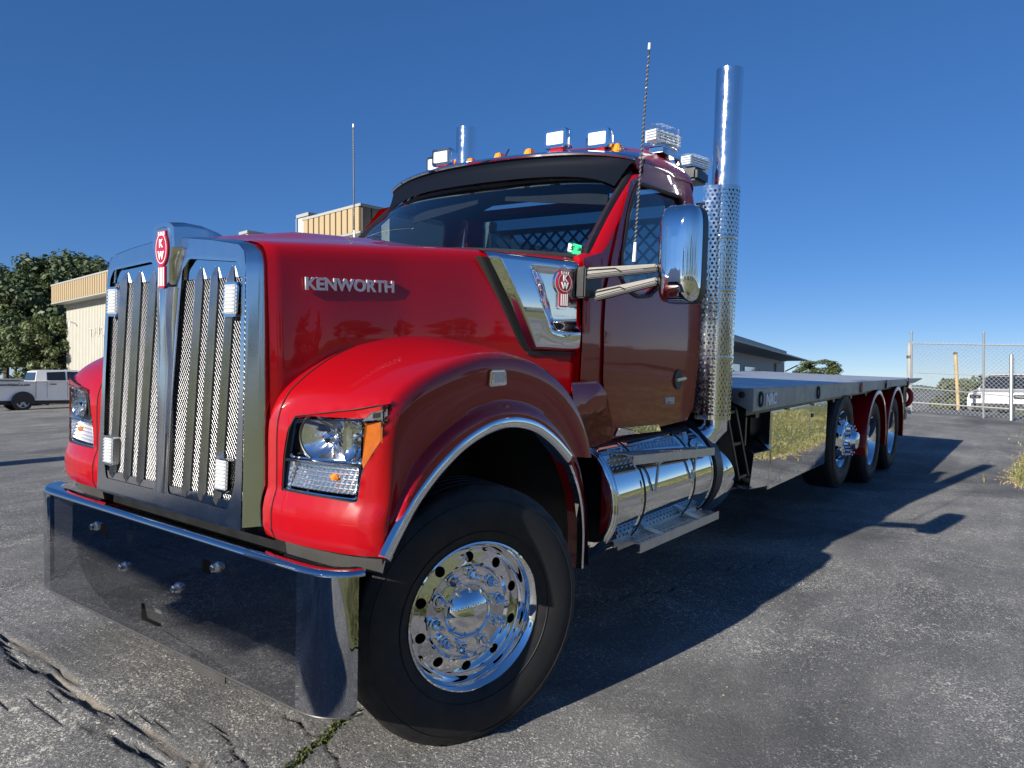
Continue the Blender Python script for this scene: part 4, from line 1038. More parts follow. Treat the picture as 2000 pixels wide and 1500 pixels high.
# windscreen
wn = [[WS(t, v) for t in np.linspace(-1, 1, 33)] for v in np.linspace(0, 1, 13)]
mb = MB(); mb.grid(wn); wsg = mb.build('windscreen', 'windscreen_glass', T, angle=80)
edge = [WS(t, 0) for t in np.linspace(-1, 1, 25)]+[WS(1, v) for v in np.linspace(0, 1, 9)][1:]+[WS(t, 1) for t in np.linspace(1, -1, 25)][1:]+[WS(-1, v) for v in np.linspace(1, 0, 9)][1:-1]
mb = MB(); mb.tube([p+Vector((-.004, 0, 0)) for p in edge], .020, 6, closed=True); mb.build('windscreen_seal', 'black_plastic', wsg)
# registration sticker
wf = lambda P: P[0]-(WS(max(-1, min(1, P[1]/.97)), max(0, min(1, (P[2]-2.06)/.55))).x-.004)
q = [hit(a, b, wf) for a, b in ((1112, 473), (1137, 480), (1134, 499), (1109, 494))]
mb = MB(); mb.prism(q, (-.003, 0, .001)); st = mb.build('registration_sticker', 'sticker_green', wsg)
xd = q[1]-q[0]; ud = q[0]-q[3]; nn_ = Vector((-.0045, 0, .002))
mb = MB(); mb.prism([q[0].lerp(q[3], .15)+nn_, q[0].lerp(q[3], .15)+xd*.28+nn_, q[3].lerp(q[0], .15)+xd*.28+nn_, q[3].lerp(q[0], .15)+nn_], (-.001, 0, 0)); mb.build('sticker_field', 'white_print', st)
text('sticker_number', '5', 'black_print', st, q[3].lerp(q[0], .3)+xd*.08+nn_*1.5, xd, ud, .045, .0004, 1, .0008); text('sticker_number', '26', 'black_print', st, q[3].lerp(q[0], .45)+xd*.68+nn_*1.2, xd, ud, .032, .0004, 1, .0008)
# wipers
for s in BOTH:
    mb = MB(); a = WS(.1*s+.05, .0)+Vector((-.02, 0, .0)); b = WS(.80*s, .015)+Vector((-.02, 0, .0)); mb.tube([a, a.lerp(b, .5)+Vector((-.02, 0, .01)), b], .007, 6); mb.build('wiper', 'black_plastic', wsg)
# cowl between hood and glass
mb = MB(); rows = [[ws_b(t)+Vector((-.0, 0, -.02)) for t in np.linspace(-1, 1, 21)], [Vector((.70+.10*t*t, .96*t, 2.02+.03*(1-t*t))) for t in np.linspace(-1, 1, 21)]]
mb.grid(rows); mb.build('cowl_top', 'black_plastic', T)
# roof
rows = []
for u in np.linspace(0, 1, 22):
    row = []
    for t in np.linspace(-1, 1, 45):
        tt = copysign(abs(sin(t*pi/2))**.8, t); f = ws_t(tt)+Vector((.03, 0, .055)); xr = 2.452; x = f.x+(xr-f.x)*u
        ze = 2.665+.035*u; zc = interp(u, [0, .15, .35, .6, .9, 1], [2.745, 2.80, 2.875, 2.93, 2.93, 2.90]); z = ze+(zc-ze)*(max(0, 1-abs(tt)**4.2))**.55
        row.append(Vector((x, .965*tt, z)))
    rows.append(row)
rows.append([p+Vector((.03, 0, -.03)) for p in rows[-1]]); rows.append([Vector((2.485, p.y*.99, min(p.z-.05, 2.70))) for p in rows[-1]])
mb = MB(); mb.grid(rows); rf = mb.build('roof', 'paint_red', T, angle=60)
# outside visor
VZ = lambda t: Vector((1.60-.21*(1-t*t), .975*t, 2.694+.053*(1-abs(t)**5)))
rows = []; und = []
for t in np.linspace(-1, 1, 49):
    p = VZ(t); rows.append([p+Vector((.012, 0, -.022)), p+Vector((.002, 0, -.021)), p+Vector((-.004, 0, -.012)), p+Vector((-.001, 0, -.002)), p+Vector((.012, 0, .004)), p+Vector((.24, 0, .060))])
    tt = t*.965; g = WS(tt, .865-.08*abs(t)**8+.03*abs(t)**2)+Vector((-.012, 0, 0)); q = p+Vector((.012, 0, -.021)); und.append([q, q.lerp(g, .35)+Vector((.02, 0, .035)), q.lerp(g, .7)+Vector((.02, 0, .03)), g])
mb = MB(); mb.grid(rows); vs_ = mb.build('sun_visor', 'chrome', T, angle=45)
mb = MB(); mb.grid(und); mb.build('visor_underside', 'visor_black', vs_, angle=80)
for s in BOTH:
    mb = MB(s); p = VZ(-.985); mb.prism([p+Vector((.02, .0, -.006)), p+Vector((.16, 0, .01)), p+Vector((.16, 0, -.06)), p+Vector((.08, 0, -.055))], (0, .012, 0)); mb.build('visor_bracket', 'paint_red', T, bevel=.004)
# roof lamps
def rz(x, y):
    u = max(0, min(1, (x-1.65)/.8)); zc = interp(u, [0, .15, .35, .6, .9, 1], [2.745, 2.80, 2.875, 2.93, 2.93, 2.90]); ze = 2.665+.035*u; return ze+(zc-ze)*(max(0, 1-abs(y/.965)**4.2))**.55
def floodlight(x, y, z):
    mb = MB(); c = Vector((x, y, z)); hw_, hh = .082, .058; L = []
    for dx, k in ((.11, .62), (.085, .82), (.03, 1.), (-.005, 1.0), (-.012, .95)):
        L.append([c+Vector((dx, p.x*k, p.y*k)) for p in rounded([(-hw_, -hh), (hw_, -hh), (hw_, hh), (-hw_, hh)], .02, 4)])
    mb.grid(L, closed=True); n = len(L[0]); mb.add(L[0], [tuple(range(n))]); mb.add(L[-1], [tuple(reversed(range(n)))])
    o = mb.build('roof_floodlight', 'chrome', T, angle=35, recalc=True)
    mb = MB(); mb.prism([c+Vector((-.0125, p.x, p.y)) for p in rounded([(-hw_*.72, -hh*.62), (hw_*.72, -hh*.62), (hw_*.72, hh*.62), (-hw_*.72, hh*.62)], .008, 3)], (-.004, 0, 0)); mb.build('lamp_glass', 'led_white', o)
    mb = MB(); mb.hexa([c+Vector(p) for p in ((-.0, -.05, -.085), (.12, -.05, -.085), (.12, .05, -.085), (0, .05, -.085), (.0, -.045, -.058), (.09, -.045, -.058), (.09, .045, -.058), (.0, .045, -.058))]); mb.build('lamp_foot', 'paint_red', o, bevel=.005)
for px, py, y in ((1086, 271, -.46), (1168, 271, -.66)):
    p = at(px, py, 'y', y); floodlight(p.x, p.y, p.z); floodlight(p.x, -p.y, p.z)
def marker(x, y, z):
    mb = MB(); mb.hexa([(x-.05, y-.030, z-.03), (x+.06, y-.030, z-.03), (x+.06, y+.030, z-.03), (x-.05, y+.030, z-.03), (x-.03, y-.020, z+.022), (x+.02, y-.020, z+.022), (x+.02, y+.020, z+.022), (x-.03, y+.020, z+.022)])
    mb.build('roof_marker', 'amber', T, bevel=.006, recalc=True)
for px, py in ((1207, 289), (1036, 299), (977, 307), (922, 317)):
    p = at(px, py, 'x', interp(px, [900, 977, 1036, 1207], [1.80, 1.62, 1.60, 1.80])); marker(p.x, p.y, p.z)
mb = MB(); p = Vector((1.66, .10, rz(1.66, .1))); mb.bb(p+Vector((-.03, -.015, -.01)), p+Vector((.02, .015, .07))); mb.tube([p+Vector((.02, -.03, .0)), p+Vector((.10, -.055, .15))], .005, 6); mb.build('roof_aerial', 'black_plastic', T)
# work beacons on the roof's rear corner
def beacon(c, yaw, w=.16, d=.075, h=.055):
    R_ = Matrix.Rotation(yaw, 3, 'Z'); c = Vector(c)
    def sh(k, z0, z1, nm, m, par, ch=.4):
        mb = MB(); P = [(-w*k, -d*k*ch), (-w*k*.75, -d*k), (w*k*.75, -d*k), (w*k, -d*k*ch), (w*k, d*k*ch), (w*k*.75, d*k), (-w*k*.75, d*k), (-w*k, d*k*ch)]
        mb.prism([c+R_ @ Vector((a, b, z0)) for a, b in P], (0, 0, z1-z0)); return mb.build(nm, m, par, bevel=.006, recalc=True)
    b = sh(.9, -h-.012, -h, 'beacon_base', 'polished', T)
    sh(1., -h, h, 'beacon_dome', 'beacon_lens', b)
    for i in range(-2, 3):
        mb = MB()
        for z in (-.03, -.012, .006, .024): mb.box(c+R_ @ Vector((i*.055, -.01, z)), (.048, .085, .012), R_)
        mb.box(c+R_ @ Vector((i*.055, 0, -.002)), (.006, .10, .075), R_); tag(mb.build('led_module', 'led_white', b, angle=20), kind='stuff')
    mb = MB(); mb.box(c+R_ @ Vector((0, 0, -h+.004)), (w*1.6, d*1.5, .006), R_); mb.build('beacon_plate', 'polished', b)
    return b
pb = at(1293, 271, 'y', -.80); beacon(pb, radians(-12), .145, .08, .065)
pb2 = at(1357, 318, 'y', -.60); beacon(pb2, radians(-12), .15, .08, .04)
mb = MB(); c = Vector((pb.x, pb.y, pb.z-.105))
mb.bar(c+Vector((-.13, -.02, 0)), c+Vector((.10, -.02, 0)), .10, .035); mb.bar(c+Vector((.06, -.07, 0)), c+Vector((.06, -.12, -.13)), .05, .006, (1, 0, 0)); mb.bar(c+Vector((-.02, -.07, 0)), c+Vector((-.02, -.12, -.14)), .03, .006, (1, 0, 0)); mb.build('beacon_bracket', 'polished', T, bevel=.003)
mb = MB(); c = Vector((pb2.x, pb2.y, pb2.z)); mb.bb(c+Vector((-.13, -.07, -.16)), c+Vector((.13, .07, -.062))); mb.build('beacon_mount', 'black_frame', T, bevel=.02)
mb = MB(); pts = [hit(a, b, lambda P: -P[1]-.955) for a, b in ((1325, 338), (1333, 350), (1336, 362), (1345, 372))]; mb.tube(pts, .004, 5); mb.build('beacon_wire', 'wire', T)

# ---- air intake pods on the hood sides
ifun = lambda P: -P[1]-(hw(max(-.5, min(.98, P[0])))+.038)
IC = [hit(a, b, ifun) for a, b in ((1036, 684), (1127, 687), (1129, 519), (955, 499))]       # BL BR TR TL
def ipt(u, v, d=0.):
    bl_, br, tr, tl = IC; p = (bl_*(1-u)+br*u)*(1-v)+(tl*(1-u)+tr*u)*v
    return p
def idepth(u, v):
    e = smooth(u/.07)*smooth((1-u)/.03+.35)*smooth(v/.05+.1)
    rec = smooth((u-.34-.10*(1-v))/.14)*smooth((v-.20)/.16)*smooth((.94-v)/.05)
    low = .006*smooth((.30-v)/.2)*sin(pi*min(1, max(0, (u-.2)/.8)))
    return -.006+.028*e-.013*rec+low+.012*sin(pi*v)*(1-rec)
for s in BOTH:
    mb = MB(s); rows = []
    for v in np.linspace(0, 1, 44):
        row = []
        for u in np.linspace(0, 1, 44):
            # rounded lower corners
            vv = v; p = ipt(u, vv); row.append(p+Vector((0, -idepth(u, vv), 0)))
        rows.append(row)
    top = rows[-1]
    for k, (dy, dz_) in enumerate(((.012, .012), (.035, .022), (.075, .030), (.14, .034), (.20, .030))):
        rows.append([p+Vector((.01*k, dy, dz_)) for p in top])
    rows.insert(0, [p+Vector((0, .04, -.006)) for p in rows[0]])
    mb.grid(rows); pod = mb.build('air_intake', 'chrome', T, angle=70)
    mb = MB(s); A = [(930, 503), (962, 503), (1043, 690), (1015, 676), (996, 640)]
    hfun = lambda P: -P[1]-(hw(max(-.5, min(.98, P[0])))+.034)
    q = [hit(a, b, hfun) for a, b in ((941, 500), (960, 503), (1042, 689), (1030, 688), (1016, 672), (985, 600))]
    mb.prism(q, (0, .05, 0)); mb.build('intake_slot', 'dark_void', pod, bevel=.004, recalc=True)
    q2 = [hit(a, b, hfun) for a, b in ((1030, 686), (1127, 690), (1127, 694), (1032, 693))]; mb = MB(s); mb.prism(q2, (0, .05, 0)); mb.build('intake_lip', 'black_plastic', pod, recalc=True)
    bc = hit(1103, 556, lambda P: -P[1]-(hw(max(-.5, min(.98, P[0])))+.038-.004+.03)); bc = Vector(sy(s, bc)); xd_ = (IC[1]-IC[0]).normalized(); xd_ = xd_ if s < 0 else Vector((-xd_.x, xd_.y, 0))
    nn_ = xd_.cross(Vector((0, 0, 1)))
    def mf(u, v, d, bc=bc, xd_=xd_, nn_=nn_): return bc+xd_*u*1.0+Vector((0, 0, v*.92))+nn_*(d-.004)
    em2 = emblem(pod, mf, 'side_emblem')
    mb = MB(); L = [(.058*cos(a), .012+.068*sin(a)) for a in np.linspace(-.9, pi+.9, 24)]+[(-.034, -.06), (-.034, -.125), (-.02, -.132), (.02, -.132), (.034, -.125), (.034, -.06)]
    L = [(u, v) for u, v in L if True]; mb.add([mf(u, v, -.002) for u, v in L], [tuple(t) for t in tessellate_polygon([[Vector((u, v, 0)) for u, v in L]])]); mb.grid([[mf(u, v, -.002) for u, v in L+L[:1]], [mf(u, v, -.03) for u, v in L+L[:1]]]); mb.build('emblem_base', 'chrome', em2, recalc=True)

# ---- mirrors
for s in BOTH:
    c = Vector((1.05, -1.513, 2.052)); hw_, hh = .102, .230; mb = MB(s); L = []
    def se(k, dx, kz):
        o_ = []
        for a in np.linspace(0, 2*pi, 73)[:-1]:
            ca, sa = cos(a), sin(a); n_ = 5.6; q = (abs(ca)**n_+abs(sa)**n_)**(-1/n_); o_.append(c+Vector((dx, hw_*k*ca*q, hh*kz*sa*q)))
        return o_
    for th_ in np.linspace(radians(4), pi/2, 12): L.append(se(sin(th_)**.75, -.075*cos(th_), sin(th_)**.42 if th_ < 1.4 else 1.))
    L += [se(1., .05, 1.), se(.985, .075, .99)]; n = len(L[0]); mb.grid(L, closed=True); mb.add(L[0], [tuple(range(n))])
    m_ = mb.build('side_mirror', 'chrome', T, angle=89, recalc=True)
    mb = MB(s); g_ = [p+Vector((.012, 0, 0)) for p in L[-1]]; mb.add(g_, [tuple(range(n))]); mb.grid([g_, L[-1]], closed=True); mb.build('mirror_glass', 'mirror_steel', m_, angle=30)
    mb = MB(s); mb.grid([[Vector((c.x+.02, c.y+(p.y-c.y)*1.01, c.z+(p.z-c.z)*1.004)) for p in L[-2]], [Vector((c.x+.03, c.y+(p.y-c.y)*1.018, c.z+(p.z-c.z)*1.008)) for p in L[-2]], [Vector((c.x+.085, c.y+(p.y-c.y)*1.015, c.z+(p.z-c.z)*1.007)) for p in L[-2]]], closed=True); mb.build('mirror_shell', 'black_plastic', m_, angle=60)
    br = [at(a, b, 'y', -1.085) for a, b in ((1143, 520), (1176, 528), (1176, 582), (1141, 582))]
    mb = MB(s); mb.prism(br, (0, .05, 0)); bk = mb.build('mirror_bracket', 'black_plastic', T, bevel=.008, recalc=True)
    for (pa, pb_, th0, th1) in (((1150, 531), (1285, 520), .038, .021), ((1166, 574), (1285, 546), .036, .021)):
        p0_ = at(pa[0], pa[1], 'y', -1.10); p1_ = at(pb_[0], pb_[1], 'y', -1.42)
        mb = MB(s); P = []
        for p, th in ((p0_, th0), (p1_, th1)):
            for dx, dz_ in ((-.02, -th/2), (.03, -th/2), (.03, th/2), (-.02, th/2)): P.append(p+Vector((dx, 0, dz_)))
        mb.hexa(P); mb.build('mirror_arm', 'arm_metal', m_, bevel=.006, recalc=True)
        mb = MB(s); mb.bar(p0_+Vector((.004, .01, -th0*.5-.008)), p1_+Vector((.004, 0, -th1*.5-.006)), .045, .02); mb.build('arm_underside', 'black_plastic', m_, bevel=.005)
        mb = MB(s); a_ = p0_+Vector((-.022, 0, .006)); b_ = p0_.lerp(p1_, .42)+Vector((-.022, 0, .004)); d_ = p0_.lerp(p1_, .50)+Vector((-.022, 0, -.012)); mb.tube([a_, b_, d_], .003, 5); mb.build('arm_groove', 'dark_void', m_)
    # aerial with spiral winding
    a = at(1238, 511, 'y', -1.27) if s < 0 else Vector(sy(1, at(692, 470, 'y', 1.22))); b = at(1268.5, 86, 'y', -1.30) if s < 0 else Vector(sy(1, at(690, 243, 'y', 1.22))); mb = MB(s); mb.tube([a, a.lerp(b, .09)], [.009, .007], 8); ae = mb.build('aerial_base', 'white_print', T)
    mb = MB(s); mb.tube([a.lerp(b, .05), b], [.0055, .0045], 8); mb.build('aerial_whip', 'black_plastic', ae)
    mb = MB(s); pts = []
    for k in range(260):
        t = .09+.87*k/260; rr = interp(t, [0, 1], [.0062, .0048]); pts.append(a.lerp(b, t)+Vector((cos(k*1.05)*rr, sin(k*1.05)*rr, 0)))
    mb.tube(pts, .0010, 4); mb.build('aerial_winding', 'decal_silver', ae)
    mb = MB(s); mb.tube([a.lerp(b, .975), b.lerp(a, -.004)], .0062, 8); mb.build('aerial_tip', 'white_print', ae)

# ---- exhaust stacks with perforated shields
for s in BOTH:
    cx_, cy_ = 2.62, -1.13; top = 3.46 if s < 0 else 3.40
    mb = MB(s); mb.lathe([(.070, -.02), (.078, 0), (.0885, .0), (.0885, -2.25), (.0885, -2.3)], (cx_, cy_, top), (0, 0, 1), 40)
    mb.lathe([(.0835, 0), (.0835, -.5)], (cx_, cy_, top), (0, 0, 1), 40); st_ = mb.build('exhaust_stack', 'stack_steel', T, angle=50)
    mb = MB(s); mb.lathe([(.082, -.25), (.001, -.25)], (cx_, cy_, top), (0, 0, 1), 24); mb.build('stack_bore', 'dark_void', st_)
    # shield cross section, a flat wing towards the cab then round the pipe
    sec = [Vector((-.125, .10, 0)), Vector((-.106, -.005, 0))]
    R0 = .1005; sec += [Vector((R0*cos(a), R0*sin(a), 0)) for a in np.linspace(pi*1.02, pi*2.12, 40)]
    sr = resample(sec, 200); Ls = sum((sr[i+1]-sr[i]).length for i in range(199)); pitch = .0295; nu = int(Ls/pitch); z0, z1 = 1.13, 2.69; vpitch = .0262; nv = int((z1-z0-.05)/vpitch)
    def fm(u, v, sr=sr, nu=nu, nv=nv):
        t = max(0, min(1, u/nu))*199; i = min(198, int(t)); p = sr[i].lerp(sr[i+1], t-i); return Vector((cx_+p.x, cy_+p.y, z0+.025+(z1-z0-.05)*v/nv))
    mb = MB(s); cell_holes(mb, nu, nv, fm, .31, .36)
    for za, zb in ((z0, z0+.025), (z1-.025, z1)): mb.grid([[Vector((cx_+p.x, cy_+p.y, z)) for p in sr[::4]+[sr[-1]]] for z in (za, zb)])
    for sgn in (0, 1):                                 # plain edge strips beside the holes
        pass
    sh_ = mb.build('heat_shield', 'shield_steel', st_, angle=50, weld=.0008)
    for z in (1.55, 2.0, 2.35):
        mb = MB(s); mb.lathe([(.09, -.012), (.102, -.012), (.1035, 0), (.102, .012), (.09, .012)], (cx_, cy_, z), (0, 0, 1), 40, a0=pi*.55, a1=pi*1.6, up=(1, 0, 0)); mb.build('shield_clamp', 'shield_steel', sh_)
    mb = MB(s); mb.tube([(cx_, cy_, 1.2), (cx_, cy_, 1.08), (cx_-.03, cy_+.05, 1.0), (cx_-.15, cy_+.18, .96), (cx_-.4, cy_+.3, .95), (cx_-.6, -.5, .93)], .085, 20); mb.build('exhaust_elbow', 'polished', st_, angle=60)
# rack behind the cab with a diamond lattice
mb = MB()
for y in (-.93, .93): mb.bb((2.70, y-.04, 1.15), (2.76, y+.04, 2.62))
mb.bb((2.70, -.93, 2.50), (2.76, .93, 2.54)); mb.bb((2.70, -.93, 1.98), (2.76, .93, 2.06)); hr = mb.build('cab_rack', 'deck_alu', T, bevel=.005)
mb = MB(); st_ = .11; n = int(1.86/st_)
for i in range(-6, n+7):
    for d in (1, -1):
        a = Vector((2.73, -.93+i*st_, 2.06)); b = a+Vector((0, d*.44, .44)); 
        if min(a.y, b.y) > -.94 and max(a.y, b.y) < .94: mb.bar(a, b, .012, .022, (1, 0, 0))
tag(mb.build('rack_lattice', 'black_frame', hr, flat=True), kind='stuff')

# ---- fuel tank, steps
for s in (-1,):
    ax = (1, 0, 0); o_ = (0, -.865, .775)
    mb = MB(s); R_ = .335
    mb.lathe([(.001, 1.088), (.22, 1.090), (.305, 1.094), (.322, 1.098), (R_-.004, 1.108)], (0, -.865, .775), ax, 64)
    mb.lathe([(R_-.006, 1.104), (R_+.004, 1.108), (R_+.007, 1.116), (R_+.004, 1.126), (R_, 1.13)], (0, -.865, .775), ax, 64)
    mb.lathe([(R_, 1.13), (R_, 2.42)], (0, -.865, .775), ax, 64); mb.lathe([(R_, 2.42), (R_+.006, 2.425), (R_+.006, 2.435), (.32, 2.47), (.2, 2.48), (.001, 2.48)], (0, -.865, .775), ax, 64)
    tk = mb.build('fuel_tank', 'mirror_steel', T, angle=50)
    mb = MB(s); mb.lathe([(R_+.003, 1.14), (R_+.003, 2.41)], (0, -.865, .775), ax, 14, a0=radians(-42), a1=radians(30), up=(0, 0, 1)); mb.build('tank_dark_reflection', 'black_plastic', tk, solid=.003)  # black sheet stands in for the dark underside mirrored in the tank top
    for x in (1.42, 2.12):
        mb = MB(s); mb.lathe([(R_, -.028), (R_+.005, -.028), (R_+.005, .028), (R_, .028)], (x, -.865, .775), ax, 64); b = mb.build('tank_strap', 'mirror_steel', tk, angle=30)
        mb = MB(s); mb.lathe([(R_+.003, -.006), (R_+.0085, -.006), (R_+.0085, .006), (R_+.003, .006)], (x, -.865, .775), ax, 64); mb.build('strap_rubber', 'black_plastic', b, angle=30)
    mb = MB(s); c = Vector((1.22, -.96, 1.095)); nd = Vector((0, -.25, 1)).normalized(); mb.lathe([(.055, -.02), (.055, .02), (.075, .022)]+[(.075, .05), (.068, .06), (.001, .062)], c, nd, 20); mb.build('tank_cap', 'satin_metal', tk, angle=30)
    mb = MB(s); mb.lathe([(.345, 2.485), (.345, 2.60), (.30, 2.62), (.001, 2.62)], (0, -.865, .775), ax, 48); mb.lathe([(.001, 2.482), (.345, 2.485)], (0, -.865, .775), ax, 48); mb.build('tank_end_band', 'black_plastic', T, angle=40)
    mb = MB(s); mb.lathe([(.001, 2.63), (.30, 2.63), (.32, 2.66), (.32, 2.90), (.28, 2.93), (.001, 2.94)], (0, -.865, .72), ax, 48); de = mb.build('fluid_tank', 'mirror_steel', T, angle=50)
    mb = MB(s); mb.lathe([(.05, 0), (.05, .06), (.001, .062)], (2.68, -1.03, .985), (0, -.3, 1), 18); mb.build('fluid_cap', 'sticker_green' if False else 'black_plastic', de)
    # steps: perforated treads with folded lips
    def step(a, b, c_, d_, lip, nm):
        # a,b outer edge (front, rear), c_,d_ inner edge
        a, b, c_, d_ = map(Vector, (a, b, c_, d_)); L = (b-a).length; W_ = (c_-a).length; nu = int(L/.048); nv = max(3, int(W_/.034))
        f = lambda u, v: (a.lerp(b, u/nu)).lerp(c_.lerp(d_, u/nu), v/nv)
        mb = MB(); cell_holes(mb, nu, nv, f, .30, .34, True, 8 if False else 12, True)
        for u0, u1 in ((0, .5), (nu-.5, nu)): pass
        o = mb.build(nm, 'step_alu', T, weld=.0006, solid=.004)
        mb = MB(); dn = Vector((0, 0, -lip)); n_out = (a-c_).normalized()*.004
        mb.hexa([a+dn, b+dn, b+dn+n_out, a+dn+n_out, a, b, b+n_out, a+n_out]); mb.hexa([c_+dn, d_+dn, d_+dn-n_out, c_+dn-n_out, c_, d_, d_-n_out, c_-n_out]); mb.hexa([a+dn, b+dn, b+dn-n_out*4, a+dn-n_out*4, a+dn*.92, b+dn*.92, b+dn*.92-n_out*4, a+dn*.92-n_out*4]); mb.build('step_lip', 'step_alu', o, recalc=True)
        return o
    P_ = lambda px, py, y: at(px, py, 'y', y)
    u0 = P_(1237, 890, -1.215); u1 = P_(1395, 874, -1.215); us = step(u0, u1, u0+Vector((-.04, .14, .005)), u1+Vector((0, .14, .005)), .05, 'tank_step')
    l0 = P_(1250, 1062, -1.235); l1 = P_(1403, 998, -1.235); ls = step(l0, l1, l0+Vector((-.03, .115, 0)), l1+Vector((.0, .115, 0)), .052, 'tank_step')
    i0 = Vector((1.22, -1.125, .56)); i1 = Vector((2.35, -1.125, .56)); ins = step(i0, i1, i0+Vector((0, .11, .03)), i1+Vector((0, .11, .03)), .03, 'tank_step')
    for x in (1.58, 2.12):
        mb = MB(); mb.tube([(x+.02, -1.20, u0.z-.02), (x-.04, -1.212, .86), (x-.045, -1.21, .80)], .009, 6); mb.build('step_bracket', 'step_alu', us)
        mb = MB(); mb.hexa([(x, -1.10, .555), (x+.06, -1.10, .555), (x+.06, -1.24, l0.z-.03), (x, -1.24, l0.z-.03), (x, -1.10, .575), (x+.06, -1.10, .575), (x+.06, -1.24, l0.z-.01), (x, -1.24, l0.z-.01)]); mb.build('step_bracket', 'step_alu', ls)
mb = MB(); mb.bb((1.0, -.75, .95), (2.5, -.5, 1.10)); mb.build('step_box', 'black_plastic', T)

# ---- deck
BZ0, BZ1 = 1.335, 1.222          # top of the side rail at the front and the rear
XB0, XB1, XT = 2.94, 10.75, 11.3
rzt = lambda x: BZ0+(BZ1-BZ0)*(x-XB0)/(XT-XB0); rzb = lambda x: interp(x, [XB0, 10.55], [1.170, 1.168])
deck = empty('deck'); deck.parent = T
for s in BOTH:
    mb = MB(s); x0, x1, xt = XB0, 10.55, XT
    P = [(x0, -1.28, rzb(x0)), (x1, -1.28, rzb(x1)), (xt, -1.28, rzt(xt)-.012), (xt, -1.28, rzt(xt)), (x0, -1.28, rzt(x0))]
    mb.prism([Vector(p) for p in P], (0, .05, 0)); r_ = mb.build('side_rail', 'rail_alu', deck, bevel=.006, recalc=True)
    for x, m in ((3.10, 'black_plastic'), (4.72, 'black_plastic'), (6.55, 'red_cap'), (8.05, 'black_plastic'), (9.8, 'black_plastic')):
        z = (rzt(x)+rzb(x))/2; mb = MB(s)
        if m == 'red_cap': mb.box((x, -1.283, z), (.12, .012, .085)); mb.build('rail_marker', m, r_, bevel=.004)
        mb = MB(s); mb.tube([Vector((x+.035*cos(a), -1.286, z+.052*sin(a))) for a in np.linspace(0, 2*pi, 21)[:-1]], .007, 6, closed=True); mb.build('tie_ring', 'black_plastic', r_)
        mb = MB(s); mb.lathe([(.001, .003), (.033, .003)], (x, -1.28, z), (0, -1, 0), 18); mb.build('ring_plate', 'deck_alu', r_)
    a = Vector((3.22, s*1.283, 1.205)); a = a if s < 0 else Vector((3.52, s*1.283, 1.205)); text('maker_badge', 'NRC', 'white_print', r_, a, (-s*-1 if False else (1 if s < 0 else -1), 0, 0), (0, 0, 1), .115, .004, 1.05, .005)
    # front corner gusset and plate
    mb = MB(s); mb.prism([Vector((XB0-.002, y, z)) for y, z in ((-1.275, 1.17), (-1.275, 1.33), (-.62, 1.33), (-.62, 1.24), (-1.10, 1.24))], (.04, 0, 0)); g_ = mb.build('front_gusset', 'rail_alu', deck, bevel=.003, recalc=True)
    mb = MB(s); mb.lathe([(.024, 0), (.024, .012), (.012, .014), (.001, .014)], (XB0-.002, -1.20, 1.285), (-1, 0, 0), 16); mb.build('gusset_lamp', 'black_plastic', g_)
mb = MB(); mb.bb((2.86, -.95, 1.25), (2.93, .95, 1.42)); mb.bb((2.80, -1.08, 1.22), (2.86, -.92, 1.46)); mb.build('front_board', 'rail_alu', deck, bevel=.004)
# deck planks running the length of the bed
npl = 12; yw = 2.46/npl
for i in range(npl):
    y = -1.23+yw*(i+.5); mb = MB(); a, b = y-yw/2+.003, y+yw/2-.003
    mb.prism([Vector((XB0+.01, yy, BZ0-.003+zz-.006*(1-abs(y)/1.3))) for yy, zz in ((a, -.03), (b, -.03), (b, -.004), (b-.004, 0), (a+.004, 0), (a, -.004))], (XT-.06-XB0, 0, 0))
    o = mb.build('plank', 'deck_alu', deck, recalc=True)
    for v in o.data.vertices: v.co.z += (BZ1-BZ0)*(v.co.x-XB0)/(XT-XB0)
mb = MB()
for x in np.arange(3.4, 11, .62):
    for y in np.linspace(-1.05, 1.05, 6):
        for dx in (0, .12): mb.lathe([(.016, .0015), (.001, .0022)], (x+dx+.1*(int(y*9) % 2), y, rzt(x+dx)+.0), (0, 0, 1), 8)
tag(mb.build('key_slots', 'wire', deck), kind='stuff')
mb = MB(); mb.bb((XB0+.1, -1.2, 1.13), (10.6, 1.2, 1.165)); mb.build('deck_underside', 'black_frame', deck)
for x in np.arange(3.3, 10.6, .8):
    mb = MB(); mb.bb((x-.04, -1.2, 1.10), (x+.04, 1.2, 1.13)); mb.build('cross_member', 'black_frame', deck)
